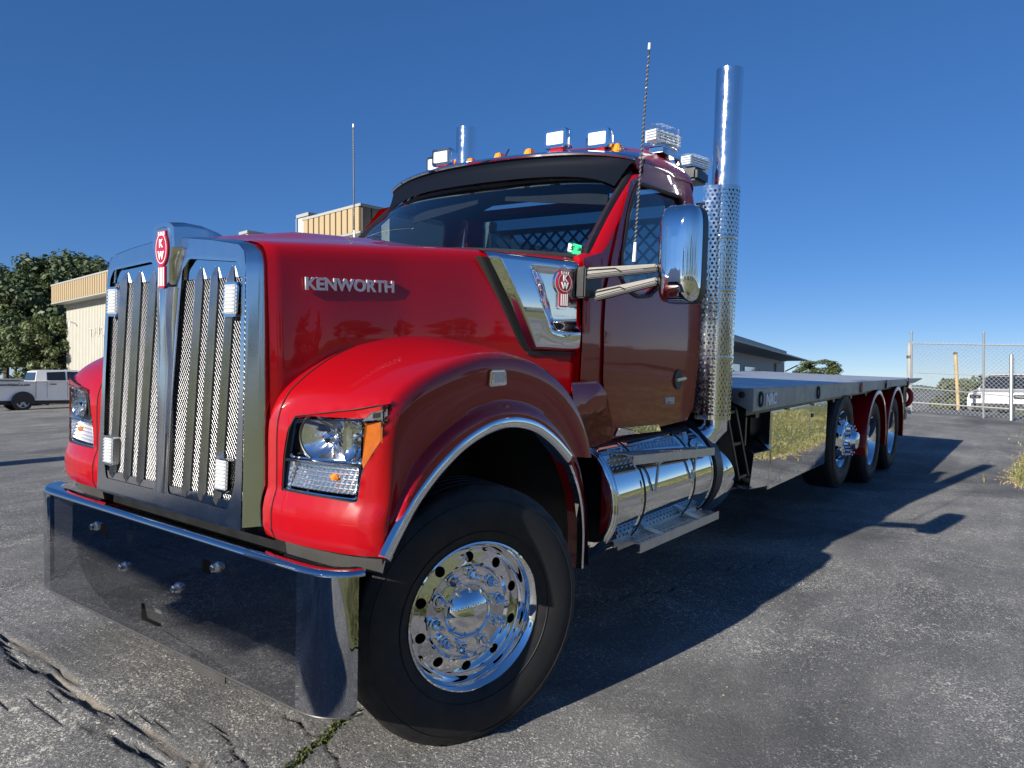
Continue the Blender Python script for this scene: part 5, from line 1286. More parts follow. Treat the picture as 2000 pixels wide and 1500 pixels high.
# ladder-like stay behind the stack, dark plate
for s in BOTH:
    a0, a1 = Vector((2.70, -1.13, 1.20)), Vector((2.88, -1.13, 1.20)); b0, b1 = Vector((2.97, -1.15, .67)), Vector((3.17, -1.15, .67))
    mb = MB(s); mb.bar(a0, b0, .10, .03, (1, 0, 0)); mb.bar(a1, b1, .10, .03, (1, 0, 0)); sl_ = mb.build('folding_stay', 'black_frame', T, bevel=.003)
    for t in (.06, .5, .97):
        mb = MB(s); mb.bar(a0.lerp(b0, t), a1.lerp(b1, t), .09, .022); mb.build('stay_rung', 'black_frame', sl_, bevel=.003)
    mb = MB(s); mb.bb((3.28, -1.12, .80), (3.31, -.5, 1.16)); mb.build('frame_plate', 'black_frame', T)
    mb = MB(s); mb.bb((3.30, -1.02, .52), (3.62, -.60, 1.12)); mb.build('box_bracket', 'black_frame', T)
    # polished toolbox
    mb = MB(s); mb.bb((3.66, -1.195, .50), (5.46, -.62, 1.125)); tb = mb.build('toolbox', 'polished', T, bevel=.006)
    mb = MB(s); mb.hexa([(3.69, -1.20, .515), (5.44, -1.20, .515), (5.44, -1.196, .515), (3.69, -1.196, .515), (3.69, -1.20, 1.115), (5.44, -1.20, 1.115), (5.44, -1.196, 1.115), (3.69, -1.196, 1.115)]); mb.build('toolbox_door', 'mirror_steel', tb)
    mb = MB(s); mb.box((4.86, -1.203, .985), (.13, .008, .15)); la = mb.build('latch_plate', 'mirror_steel', tb, bevel=.004)
    mb = MB(s); mb.box((4.86, -1.209, 1.02), (.05, .012, .035)); mb.build('latch', 'black_plastic', la, bevel=.003)
    for x in (3.95, 4.5, 5.05):
        mb = MB(s); mb.lathe([(.009, 0), (.007, .005), (.001, .006)], (x, -1.20, .545), (0, -1, 0), 10); mb.build('rivet', 'satin_metal', tb)
    # sloped polished box in front of it
    mb = MB(s); f = [(3.17, .555), (3.655, .54), (3.655, .84), (3.60, .905), (3.22, .915), (3.27, .80)]
    A = [Vector((x, -1.197, z)) for x, z in ((3.20, .57), (3.655, .535), (3.655, .815), (3.27, .83))]; mb.prism(A, (0, .005, 0)); sb = mb.build('front_box', 'mirror_steel', T, recalc=True)
    mb = MB(s); mb.prism([Vector((3.27, -1.197, .83)), Vector((3.655, -1.197, .815)), Vector((3.60, -1.06, .915)), Vector((3.22, -1.06, .925))], (0, .004, -.004)); mb.build('sloped_lid', 'mirror_steel', sb, recalc=True)
    mb = MB(s); mb.prism([Vector((3.20, -1.19, .57)), Vector((3.27, -1.19, .83)), Vector((3.22, -1.06, .925)), Vector((3.20, -.8, .925)), Vector((3.18, -.8, .57))], (.01, 0, 0)); mb.build('box_side', 'polished', sb, recalc=True)
    # rear fenders
    for cx_, zc in ((7.79, .50), (9.17, .50)):
        R_ = .655; mb = MB(s); rows = []
        for a in np.linspace(radians(188), radians(-8), 40):
            c_, s_ = cos(a), sin(a); q = lambda r, y: Vector((cx_+r*c_, y, zc+r*s_*1.0))
            rows.append([q(R_, -.60), q(R_, -1.235), q(R_-.004, -1.252), q(R_-.018, -1.258), q(R_-.055, -1.258), q(R_-.062, -1.25)])
        mb.grid(rows); f_ = mb.build('rear_fender', 'paint_red', T, angle=40, solid=.004)
        mb = MB(s); mb.bb((cx_-.72, -1.05, .98), (cx_-.664, -.98, 1.06)); mb.bb((cx_-.70, -1.10, .88), (cx_-.668, -1.0, 1.0)); mb.build('fender_mount', 'black_frame', f_, bevel=.006)
    mb = MB(s); mb.bb((10.05, -1.2, .62), (10.09, -.72, 1.12)); mb.build('mud_flap', 'black_plastic', T)
    mb = MB(s); mb.bb((10.10, -1.16, .66), (10.60, -.7, 1.10)); mb.build('rear_frame_box', 'black_frame', T, bevel=.01)
    mb = MB(s); c_ = Vector((10.75, -1.12, .93)); mb.tube([c_+Vector((.0, .085*cos(a), .125*sin(a))) for a in np.linspace(0, 2*pi, 25)[:-1]], .038, 10, closed=True); hc = mb.build('tail_ring', 'red_cap', T)
    for dy in (-.08, 0.02, .1):
        mb = MB(s); mb.lathe([(.001, .03), (.025, .025), (.032, 0)], c_+Vector((-.02, dy, -.23)), (-1, 0, 0), 14); mb.build('tail_bulb', 'white_print', hc)
    mb = MB(s); mb.bar(c_+Vector((.0, .0, -.2)), c_+Vector((0, 0, -.35)), .22, .05, (0, 1, 0)); mb.build('tail_mount', 'black_frame', hc)
mb = MB(); mb.bb((10.6, -1.1, .62), (10.68, 1.1, .74)); mb.build('rear_bumper', 'black_frame', T)

# ================================================================== SURROUNDINGS
# ---- trees
def crown_mesh(name, m, H, R, n_clump, per, leaf, seed, zlo=.28, conic=False):
    rng = random.Random(seed); mb = MB(); cl = []
    for k in range(n_clump):
        while True:
            p = Vector((rng.uniform(-1, 1), rng.uniform(-1, 1), rng.uniform(-1, 1)))
            if .45 < p.length < 1: break
        if conic:
            t = rng.random()**1.3; a = rng.uniform(0, 2*pi); rr = R*(1-t)*rng.uniform(.55, 1.0)+.15; c = Vector((cos(a)*rr, sin(a)*rr, H*(zlo+(1-zlo)*t))); r = .11*H*(1.15-t)
        else:
            c = Vector((p.x*R, p.y*R, H*(zlo+(1-zlo)*(.5+.46*p.z)))); r = R*rng.uniform(.20, .36)
        cl.append((c, r))
    for c, r in cl:
        for q in range(per):
            d = Vector((rng.gauss(0, 1), rng.gauss(0, 1), rng.gauss(0, 1))).normalized()*r*rng.random()**.45; d.z *= .75
            p = c+d; n = (d.normalized()+Vector((rng.uniform(-.8, .8), rng.uniform(-.8, .8), rng.uniform(-.2, 1)))).normalized()
            a = n.orthogonal().normalized(); a.rotate(Matrix.Rotation(rng.uniform(0, 6.28), 3, n)); b = n.cross(a); s_ = leaf*rng.uniform(.6, 1.35)
            mb.add([p-a*s_, p+b*s_*.55, p+a*s_, p-b*s_*.55], [(0, 1, 2, 3)])
    o = mb.build(name, m, flat=True); return o, cl
def tree(name, m, H, R, n_clump, per, leaf, seed, zlo=.28, conic=False):
    t = empty(name); cr, cl = crown_mesh('crown', m, H, R, n_clump, per, leaf, seed, zlo, conic); cr.parent = t
    mb = MB(); rng = random.Random(seed+5); top = Vector((rng.uniform(-.3, .3), rng.uniform(-.3, .3), H*(.9 if conic else .62)))
    pts = [Vector((0, 0, -.3)), Vector((.05, .02, H*.15)), top*.5+Vector((.1, -.1, 0)), top]; mb.tube(pts, [H*.026, H*.02, H*.014, H*.005], 8)
    for c, r in (cl[::max(1, len(cl)//12)] if not conic else []):
        b = Vector((0, 0, min(c.z*.75, H*.5))); mb.tube([b, b.lerp(c, .5)+Vector((0, 0, .2)), c], [H*.009, H*.006, H*.002], 5)
    tr = mb.build('trunk', 'bark', t); return t
def put(t, p, s=1., rz=0.): t.location = p; t.scale = (s, s, s); t.rotation_euler = (0, 0, rz); return t
treeA = tree('broadleaf_tree', 'leaf_dark', 13, 4.6, 46, 210, .23, 11, .18)
treeB = tree('broadleaf_tree', 'leaf_mid', 12, 4.2, 40, 200, .23, 23, .12)
treeC = tree('conifer_tree', 'leaf_dark', 11, 2.6, 60, 70, .30, 31, .06, True)
def gpt(p): return Vector((p.x, p.y, gz(p.x, p.y)))
LT = [(-60, 70, treeA, 1.02, 'leftmost tall dark tree at the frame edge beyond the white pickup'), (12, 66, None, .94, 'tall dark tree directly behind the white pickup bed'), (62, 74, None, 1.06, 'dark rounded tree behind the pickup cab, left of the highest crown'),
      (108, 68, None, 1.10, 'tallest tree of the wood, its crown rising just left of the cream building'), (146, 76, None, 1.13, 'last tree of the wood, its crown meeting the tan roof edge'), (-20, 84, None, 1.1, 'far tree filling the gap behind the leftmost tree'), (190, 88, None, 1.0, 'tree mostly hidden behind the cream building end')]
for i, (px, d, src, sc, lab) in enumerate(LT):
    t = src or copy_tree(treeA if i % 2 else treeA); p = gpt(far(px, 760, d)); put(t, p, sc, i*1.3); tag(t, lab, 'tree', 'trees beyond the parked pickup')
for i, (px, d, sc, lab) in enumerate(((28, 58, .55, 'low lighter green tree in front of the dark wood behind the pickup'), (92, 57, .60, 'small lighter tree beside the left end of the cream building'))):
    t = treeB if i == 0 else copy_tree(treeB); put(t, gpt(far(px, 760, d)), sc, 2.+i); tag(t, lab, 'tree', 'trees beyond the parked pickup')
t = copy_tree(treeB); p = far(1592, 745, 112); put(t, Vector((p.x, p.y, CW.z-1.2)), .33, .4); t.scale = (.80, .80, .37); tag(t, 'low wide tree standing past the truck deck, right of the gray building', 'tree')
# trees and poles that stand across the road, seen in the chrome
k = 0
for ang, d, pr, sc in ((-170, 52, 0, .8), (-160, 60, 2, 1), (-152, 55, 2, .9), (-145, 62, 0, .8), (-137, 58, 2, 1.1), (-130, 60, 2, .9), (-122, 56, 0, .85), (-114, 60, 2, 1), (-106, 64, 1, .9), (-98, 58, 2, 1.05), (-90, 62, 2, .9), (-82, 66, 0, .8), (-74, 60, 2, 1.), (-66, 70, 1, .8), (-58, 74, 2, .9), (-48, 82, 0, .8), (-38, 90, 1, .8), (172, 70, 0, .7), (160, 80, 2, .9)):
    a = radians(ang); x, y = CW.x+cos(a)*d, CW.y+sin(a)*d; t = treeC if (pr == 2 and k == 0) else copy_tree((treeA, treeB, treeC)[pr]); k += pr == 2
    put(t, gp(x, y), sc*.85, ang); tag(t, ('dark tree of the line across the road, seen only in the chrome', 'lighter tree of the line across the road, seen only in the chrome', 'conifer of the line across the road, seen only in the chrome')[pr], 'tree', ('dark roadside trees', 'light roadside trees', 'roadside conifers')[pr])
pole0 = None
for x, y in ((-24, -15), (-6, -19), (14, -22)):
    if pole0 is None:
        mb = MB(); mb.tube([(0, 0, -.3), (0, 0, 9.5)], [.16, .11], 10); pole0 = mb.build('utility_pole', 'wood_pole'); o = pole0
        mb = MB(); mb.bb((-.05, -1.1, 8.6), (.05, 1.1, 8.75)); mb.build('crossarm', 'wood_pole', pole0)
    else: o = copy_tree(pole0)
    o.location = gp(x, y); tag(o, 'wooden utility pole along the road, seen only in the chrome', 'utility pole', 'roadside utility poles')
mb = MB(); mb.tube([(0, 0, -.3), (0, 0, 7.2)], .36, 16); o = mb.build('shadow_column', 'galvanized'); o.location = gp(-9.2, 9.9); tag(o, 'tall steel column added out of view to cast the shadow on the asphalt at far left', 'column')  # unseen column, added to cast the shadow band at far left
mb = MB(); mb.bb((-.2, -1.2, 6.2), (.2, 1.2, 7.6)); mb.build('shadow_board', 'white_paint', o, bevel=.03)  # board topping the added column

bt = empty('shade_trailer', gp(-9.8, 2.2)); tag(bt, 'white box trailer added out of view to shade the ground mirrored in the chrome', 'trailer')  # added out of view: its shadow darkens the ground mirrored in the bumper
mb = MB(); mb.bb((-2.3, -3.4, .75), (2.3, 3.6, 2.62)); mb.build('box', 'white_paint', bt, bevel=.04)
mb = MB(); mb.bb((1.0, -1.2, 2.62), (2.0, -.1, 2.82)); mb.build('shadow_tongue', 'silver_paint', bt, bevel=.08)  # added block that gives the trailer's shadow a tongue
mb = MB(); mb.bb((-1.9, -3.2, .45), (1.9, 3.4, .75)); mb.build('underframe', 'black_frame', bt)
for x in (-1.75, 1.75):
    for y in (1.4, 2.5):
        mb = MB(); mb.lathe([(.2, -.14), (.46, -.14), (.5, -.1), (.5, .1), (.46, .14), (.2, .14)], (x, y, .5), (1, 0, 0), 24, cap0=True, cap1=True); mb.build('wheel', 'rubber', bt)
# ---- long building behind the hood
A2, B2 = far(704, 740, 30), far(102, 740, 56); ZT = CW.z+(740-401)/FPX*30
wd_ = Vector((B2.x-A2.x, B2.y-A2.y, 0)); WL = wd_.length; wd_.normalize(); wn_ = Vector((-wd_.y, wd_.x, 0))
if wn_.dot(CW-A2) > 0: wn_ = -wn_                  # points away from the camera
def wp(a, b, z): return Vector((A2.x, A2.y, 0))+wd_*a+wn_*b+Vector((0, 0, z))
def a_of(px):
    D = far(px, 740, 1)-CW; n = wn_; t = (Vector((A2.x, A2.y, 0))-CW).dot(n)/D.dot(n); return (CW+D*t-Vector((A2.x, A2.y, CW.z))).dot(wd_)
bld = empty('metal_building', (A2.x, A2.y, 0)); tag(bld, 'long cream metal building with tan panelled roof edge, behind the truck hood', 'building')
def bbox(name, m, a0, a1, b0, b1, z0, z1, par=None, bevel=0):
    mb = MB(); P = [wp(a, b, z) for z in (z0, z1) for a, b in ((a0, b0), (a1, b0), (a1, b1), (a0, b1))]
    mb.hexa(P); o = mb.build(name, m, None, recalc=True, bevel=bevel); o.parent = par or bld; o.matrix_parent_inverse = Matrix.Translation(-Vector(bld.location)) if not par else Matrix.Identity(4); return o
fh = 1.08; zb = -1.6; aL = WL
aw = a_of(118)+1.9
wall = bbox('wall', 'cream_metal', -.6, aw, 1.0, 30, zb, ZT-.35)
mb = MB()
a = 7.0
while a < aw:
    mb.hexa([wp(a+i, b, z) for z in (zb, ZT-.9) for i, b in ((0, 1.002), (.07, 1.002), (.055, .955), (.015, .955))]); a += .305
rb = mb.build('wall_ribs', 'cream_metal', None, recalc=True, flat=True); rb.parent = wall; tag(rb, kind='stuff')
mb = MB(); a = 7.2
while a < aw: mb.hexa([wp(a+i, b, z) for z in (zb, ZT-.9) for i, b in ((-.03, .998), (-.0, .998), (-.0, .99), (-.03, .99))]); a += .305
rb = mb.build('wall_seams', 'cream_seam', None, recalc=True, flat=True); rb.parent = wall; tag(rb, kind='stuff')
def fascia(a0, a1, b0, z1, h, first, side_len=0):
    box = bbox(first, 'brown_shade_metal', a0, a1, b0, b0+1.1, z1-h+.03, z1-.03)
    bbox('top_trim', 'gray_trim', a0-.06, a1+.06, b0-.07, b0+1.16, z1-.05, z1+.06, box); bbox('bottom_trim', 'gray_trim', a0-.05, a1+.05, b0-.06, b0+1.1, z1-h-.05, z1-h+.03, box)
    n = max(1, round((a1-a0)/.43)); w_ = (a1-a0)/n; src = None; gp2 = .085
    for i in range(n):
        if src is None: src = bbox('fascia_panel', 'tan_metal', a0+.03, a0+w_-.06, b0-.05, b0-.003, z1-h+.035, z1-.055, box, .008)
        else:
            o = src.copy(); COL.objects.link(o); o.parent = box; o.matrix_parent_inverse = src.matrix_parent_inverse.copy(); o.location = wd_*(w_*i)
    return box
aL0 = a_of(345); fl = fascia(aL0, aL, 0, ZT, 1.35, 'roof_edge')
aN = a_of(594); fn = fascia(0, aN, 0, ZT, fh, 'roof_edge')
# return of the near block, its shade painted in with darker brown panels
ret = bbox('return_face', 'brown_shade_metal', -.02, .06, .05, 9, ZT-fh+.03, ZT-.03)
for i in range(18): bbox('return_panel', 'brown_shade_metal', -.065, -.022, .06+.48*i, .06+.48*i+.41, ZT-fh+.035, ZT-.055, ret, .008)
bbox('top_trim', 'gray_trim', -.1, .1, -.06, 9.05, ZT-.05, ZT+.06, ret); bbox('bottom_trim', 'gray_trim', -.08, .1, -.05, 9.05, ZT-fh-.05, ZT-fh+.03, ret)
bbox('soffit', 'brown_shade_metal', .0, aN, .02, 6, ZT-fh-.02, ZT-fh+.02)
bbox('flat_roof', 'gray_trim', .2, WL-.5, 1.05, 28, ZT-.55, ZT-.33)
# parapet blocks that rise behind the roof edge
for (p0, p1, dz, dep) in ((557, 594, .32, 4.0), (449, 474, .25, 4.0)):
    a0, a1 = a_of(p1), a_of(p0); zt = ZT+dz; bx = bbox('parapet', 'cream_metal', a0+.4, a0+.4+(a1-a0)*.55, .5, dep, ZT-1.2, zt)
    bbox('parapet_cap', 'gray_trim', a0+.33, a0+.47+(a1-a0)*.55, .43, dep+.07, zt, zt+.14, bx)
    for i in range(11): bbox('parapet_rib', 'cream_seam', a0+.385, a0+.40, .62+i*.31, .70+i*.31, ZT-1.2, zt, bx)
    for i in range(4): bbox('parapet_rib', 'cream_seam', a0+.5+i*.3, a0+.54+i*.3, .485, .5, ZT-1.2, zt, bx)
bbox('rear_parapet', 'cream_metal', a_of(560), a_of(470), 3.2, 3.5, ZT-.6, ZT+.12)
lt_a = a_of(196); bbox('wall_lamp', 'amber' if False else 'yellow_post', lt_a-.18, lt_a+.18, .75, 1.0, ZT-1.75, ZT-1.50)
mb = MB(); q = [wp(a_of(120), .98, ZT-2.9), wp(a_of(120), .55, ZT-2.75), wp(a_of(120)-.3, .45, ZT-2.9), wp(a_of(120)-.35, .45, ZT-3.15)]; mb.tube(q, .05, 6); o = mb.build('gooseneck_lamp', 'white_paint', None); o.parent = bld; o.matrix_parent_inverse = Matrix.Translation(-Vector(bld.location))
o = text('ghost_lettering', 'TRUCKS', 'cream_seam', wall, wp(a_of(146), .952, CW.z+(740-655)/FPX*51), -wd_, (0, 0, 1), .95, .001, 1.1, .0)
# make every direct child of the building sit where it was built
for ch in bld.children: ch.matrix_parent_inverse = Matrix.Translation(-Vector(bld.location))

# ---- vehicles
def car(name, body, prof, glass_prof, Wd, wheel_x, wr, label, cat, pos, heading, extra=None, spokes=5):
    t = empty(name, pos, heading); tag(t, label, cat)
    mb = MB(); hw_ = Wd/2; n = len(prof); sec = [(-hw_, .06), (-hw_+.02, 0), (hw_-.02, 0), (hw_, .06)]
    L = []
    for y, ins in ((-hw_+.10, .05), (-hw_+.02, .012), (-hw_, 0), (hw_, 0), (hw_-.02, .012), (hw_-.10, .05)):
        cx = sum(p[0] for p in prof)/n; cz_ = sum(p[1] for p in prof)/n
        L.append([Vector((x+(cx-x)*ins*.3, y, z+(cz_-z)*ins*.6)) for x, z in prof])
    mb.grid(L, closed=True)
    for k in (0, -1):
        tri = tessellate_polygon([L[k]]); o0 = L[k]; mb.add(o0, [tuple(q) for q in tri])
    b = mb.build('body', body, t, angle=32, recalc=True, weld=.0005)
    # cabin: tapered greenhouse
    mb = MB(); top_in = .16; L = [[Vector((x, -hw_+.05+top_in*f, z)) for x, z, f in glass_prof], [Vector((x, hw_-.05-top_in*f, z)) for x, z, f in glass_prof]]
    mb.grid(L, closed=True)
    for k in (0, 1): mb.add(L[k], [tuple(q) for q in tessellate_polygon([[Vector((p.x, p.z, 0)) for p in L[k]]])])
    cb = mb.build('cabin', body, t, angle=32, recalc=True, bevel=.03)
    for x in wheel_x:
        for s in BOTH:
            wroot = MB(s); wroot.lathe([(wr*.62, .10), (wr*.62, .0), (wr*.75, -.02), (wr*.95, -.01), (wr, .03), (wr, .20), (wr*.9, .24), (wr*.6, .24)], (x, -hw_+.03, wr), (0, 1, 0), 28); w_ = wroot.build('wheel', 'rubber', t, angle=40)
            m2 = MB(s); m2.lathe([(.001, .05), (wr*.58, .05), (wr*.64, .0)], (x, -hw_+.03, wr), (0, 1, 0), 24); m2.build('rim_well', 'black_plastic', w_)
            m2 = MB(s)
            for k in range(spokes):
                a = 2*pi*k/spokes+.3; m2.bar((x, -hw_+.04, wr), (x+cos(a)*wr*.6, -hw_+.035, wr+sin(a)*wr*.6), wr*.22, .03, (0, 1, 0))
            m2.lathe([(wr*.57, .03), (wr*.57, .0), (wr*.64, -.005), (wr*.64, .03)], (x, -hw_+.03, wr), (0, 1, 0), 24); m2.build('rim', 'wheel_alloy', w_)
            m2 = MB(s); m2.lathe([(wr*1.0, .0), (wr*1.22, .0)], (x, -hw_-.004, wr*1.06), (0, 1, 0), 24, a0=radians(-100), a1=radians(100)); m2.lathe([(.01, .002), (wr*1.17, .002)], (x, -hw_-.004, wr*1.06), (0, 1, 0), 28, a0=radians(-104), a1=radians(104)); m2.build('wheel_arch', 'black_plastic', t)
    return t
def sidewin(t, s, pts, hw_, m='window_dark'):
    mb = MB(s); mb.prism([Vector((x, -hw_+.048+.16*f-.006, z)) for x, z, f in pts], (0, .004, 0)); return mb.build('side_window', m, t, recalc=True)
pk_c = far(34, 811, 36.4); pk_dir = BW.col[0]; hd = radians(-7)
prof = [(-1.30, .62), (-1.33, 1.36), (-1.28, 1.42), (3.55, 1.42), (4.55, 1.36), (4.75, 1.22), (4.80, .55), (4.5, .46), (-1.1, .50)]
gp_ = [(.52, 1.38, 0), (.62, 1.90, 1), (.82, 1.98, 1.15), (2.35, 1.98, 1.15), (2.7, 1.90, 1), (3.75, 1.38, 0)]
pk = car('pickup_truck', 'white_paint', prof, gp_, 2.02, (0, 3.66), .41, 'white crew-cab pickup parked in front of the cream building at far left', 'pickup truck', Vector((pk_c.x, pk_c.y, gz(pk_c.x, pk_c.y)-.02)), hd)
for s in BOTH:
    sidewin(pk, s, [(1.02, 1.46, .12), (1.04, 1.86, .9), (1.85, 1.90, 1.0), (1.85, 1.46, .12)], 1.01); sidewin(pk, s, [(1.93, 1.46, .12), (1.93, 1.90, 1.0), (2.4, 1.89, 1.), (3.25, 1.46, .12)], 1.01)
    for x in (1.0, 1.9, 2.95): mb = MB(s); mb.bb((x, -1.014, .62), (x+.014, -1.005, 1.40)); mb.build('door_gap', 'black_plastic', pk)
    mb = MB(s); mb.bb((.52, -1.014, .60), (.54, -1.005, 1.42)); mb.build('bed_gap', 'black_plastic', pk)
    for x in (1.15, 2.05): mb = MB(s); mb.bb((x, -1.03, 1.25), (x+.26, -1.005, 1.30)); mb.build('door_handle', 'black_plastic', pk)
    mb = MB(s); mb.bb((-1.34, -1.014, .95), (-1.22, -.9, 1.28)); mb.build('tail_lamp', 'red_cap', pk)
mb = MB(); mb.prism([(.50, -.82, 1.46), (.50, .82, 1.46), (.598, .74, 1.86), (.598, -.74, 1.86)], (-.01, 0, .002)); mb.build('rear_window', 'window_dark', pk, recalc=True)
mb = MB(); mb.bb((-1.25, -.85, 1.425), (.45, .85, 1.43)); mb.build('bed_cavity', 'dark_void', pk)
mb = MB(); mb.bb((-1.2, -.8, .30), (4.5, .8, .52)); mb.build('underbody', 'black_frame', pk)
mb = MB(); mb.bb((-1.52, -.98, .50), (-1.28, .98, .66)); mb.build('rear_bumper', 'black_frame', pk)
text('door_lettering', 'KenworthSalesCo.com', 'black_print', pk, (-1.16, -1.012, 1.20), (1, 0, 0), (0, 0, 1), .168, .002, .92, .006)
p = far(24, 795, 44); sv = car('estate_car', 'silver_paint', [(-2.3, .5), (-2.35, .95), (-2.2, 1.05), (1.3, 1.05), (2.3, .92), (2.4, .5), (2.2, .35), (-2.2, .35)], [(-2.25, 1.0, 0), (-2.0, 1.62, 1), (-1.7, 1.70, 1.1), (.3, 1.70, 1.1), (.6, 1.62, 1), (1.5, 1.0, 0)], 1.85, (-1.4, 1.4), .35, 'gray estate car showing only its roof behind the white pickup bed', 'car', Vector((p.x, p.y, gz(p.x, p.y)-.05)), hd)
for s in BOTH: sidewin(sv, s, [(-2.0, 1.1, .1), (-1.85, 1.55, .9), (-.95, 1.6, 1), (-1.05, 1.1, .1)], .925); sidewin(sv, s, [(-.9, 1.1, .1), (-.85, 1.6, 1), (.2, 1.6, 1), (1.1, 1.1, .1)], .925)
# pale car behind the fence
p = far(1986, 818, 27.5); hd2 = atan2(-BW.col[0].y, -BW.col[0].x)+radians(42)
su = car('suv', 'pale_paint', [(-2.3, .55), (-2.35, 1.0), (-2.2, 1.12), (1.2, 1.12), (2.15, 1.0), (2.35, .80), (2.38, .5), (2.2, .38), (-2.2, .38)], [(-2.25, 1.08, 0), (-1.95, 1.62, 1), (-1.6, 1.70, 1.1), (.2, 1.70, 1.1), (.5, 1.62, 1), (1.45, 1.08, 0)], 1.86, (-1.42, 1.42), .37, 'pale silver car parked behind the chain-link fence at the right edge', 'car', Vector((p.x, p.y, CW.z-(818-740)/FPX*27.5)), hd2)
for s in BOTH: sidewin(su, s, [(-1.95, 1.16, .1), (-1.75, 1.55, .9), (-.75, 1.6, 1), (-.8, 1.16, .1)], .93); sidewin(su, s, [(-.7, 1.16, .1), (-.65, 1.6, 1), (.15, 1.6, 1), (1.05, 1.16, .1)], .93)
mb = MB(); mb.prism([(1.43, -.80, 1.13), (1.43, .80, 1.13), (.56, .72, 1.60), (.56, -.72, 1.60)], (.012, 0, .012)); mb.build('windscreen', 'window_dark', su, recalc=True)
for s in BOTH: mb = MB(s); mb.bb((2.30, -.85, .78), (2.385, -.5, .92)); mb.build('headlamp', 'window_dark', su, bevel=.01)
mb = MB(); mb.bb((2.34, -.8, .45), (2.40, .8, .62)); mb.build('front_grille', 'black_plastic', su)
# towed machine beside it
p = far(1937, 806, 28.0); mt = empty('light_tower', Vector((p.x, p.y, CW.z-(806-740)/FPX*28)), hd2+radians(-20)); mt.scale = (.68, .68, .68); tag(mt, 'white boxy towed machine with a small jockey wheel behind the fence', 'trailer')
mb = MB(); mb.hexa([(-.6, -.45, .30), (.55, -.45, .26), (.55, .45, .26), (-.6, .45, .30), (-.5, -.45, .98), (.62, -.45, .92), (.62, .45, .92), (-.5, .45, .98)]); mb.build('housing', 'white_paint', mt, bevel=.05, recalc=True)
mb = MB(); mb.tube([(.55, 0, .35), (1.0, 0, .4), (1.05, 0, .75)], .05, 8); mb.build('drawbar', 'white_paint', mt)
mb = MB(); mb.tube([(.98+.17*cos(a), -.03, .2+.17*sin(a)) for a in np.linspace(0, 2*pi, 19)[:-1]], .045, 6, closed=True); mb.bar((.98, -.03, .2), (.98, -.03, .75), .07, .05, (0, 1, 0)); mb.build('jockey_wheel', 'white_paint', mt)
for s in BOTH: mb = MB(s); mb.lathe([(.1, .0), (.24, -.02), (.28, .03), (.28, .14), (.1, .16)], (-.2, -.62, .28), (0, 1, 0), 20); mb.build('wheel', 'rubber', mt)
mb = MB(); mb.bb((-1.1, -.4, .2), (-.62, .4, .85)); mb.build('engine_cover', 'black_frame', mt, bevel=.04)

# ---- gray building past the truck
A3, B3 = far(1423, 740, 60), far(1532, 740, 98); d3 = Vector((B3.x-A3.x, B3.y-A3.y, 0)).normalized(); n3 = Vector((-d3.y, d3.x, 0)); n3 = n3 if n3.dot(A3-CW) > 0 else -n3; Z3 = CW.z+85/FPX*60
L3 = Vector((B3.x-A3.x, B3.y-A3.y, 0)).length
def gq(a, b, z): return Vector((A3.x, A3.y, 0))+d3*a+n3*b+Vector((0, 0, z))
def g_of(px):
    D = far(px, 740, 1)-CW; t = (Vector((A3.x, A3.y, 0))-CW).dot(n3)/D.dot(n3); return (CW+D*t-Vector((A3.x, A3.y, CW.z))).dot(d3)
gb = empty('workshop_building'); tag(gb, 'low gray workshop with dark windows and a canopy, standing beyond the truck deck', 'building')
def gbox(name, m, a0, a1, b0, b1, z0, z1, par=None):
    mb = MB(); mb.hexa([gq(a, b, z) for z in (z0, z1) for a, b in ((a0, b0), (a1, b0), (a1, b1), (a0, b1))]); return mb.build(name, m, par or gb, recalc=True)
gw_ = gbox('wall', 'gray_wall', -22, L3, 0, 18, -3, Z3-.25); gbox('roof_edge', 'slate_trim', -22.2, L3+.3, -.25, 18.3, Z3-.25, Z3+.12)
zc3 = CW.z+(740-704)/FPX*92
cn = gbox('canopy', 'gray_trim', -22, L3-2.6, -3.0, .0, zc3, zc3+.14)
mb = MB(); mb.tube([gq(L3-.1, -2.6, zc3), gq(L3-.1, -.1, zc3-1.3)], .09, 6); mb.build('canopy_brace', 'slate_trim', cn)
for p0, p1, y0 in ((1426, 1443, 711), (1453, 1473, 717), (1482, 1500, 724)):
    a0, a1 = g_of(p0), g_of(p1); dd = 60+(98-60)*((a0+a1)/2/L3); zt = CW.z+(740-y0)/FPX*dd; f = gbox('window', 'slate_trim', a0-.1, a1+.1, -.05, .0, zt-2.0, zt+.1); gbox('pane', 'window_dark', a0, a1, -.07, -.05, zt-1.9, zt, f)
a0, a1 = g_of(1512), g_of(1526); gbox('pipe_vent', 'gray_trim', a0, a1, -.25, 0, zc3-2.4, zc3-.5)
mb = MB(); mb.tube([gq(L3+.1, -.1, Z3-.3), gq(L3+.12, -.1, zc3)], .12, 8); mb.build('downpipe', 'slate_trim', gb)

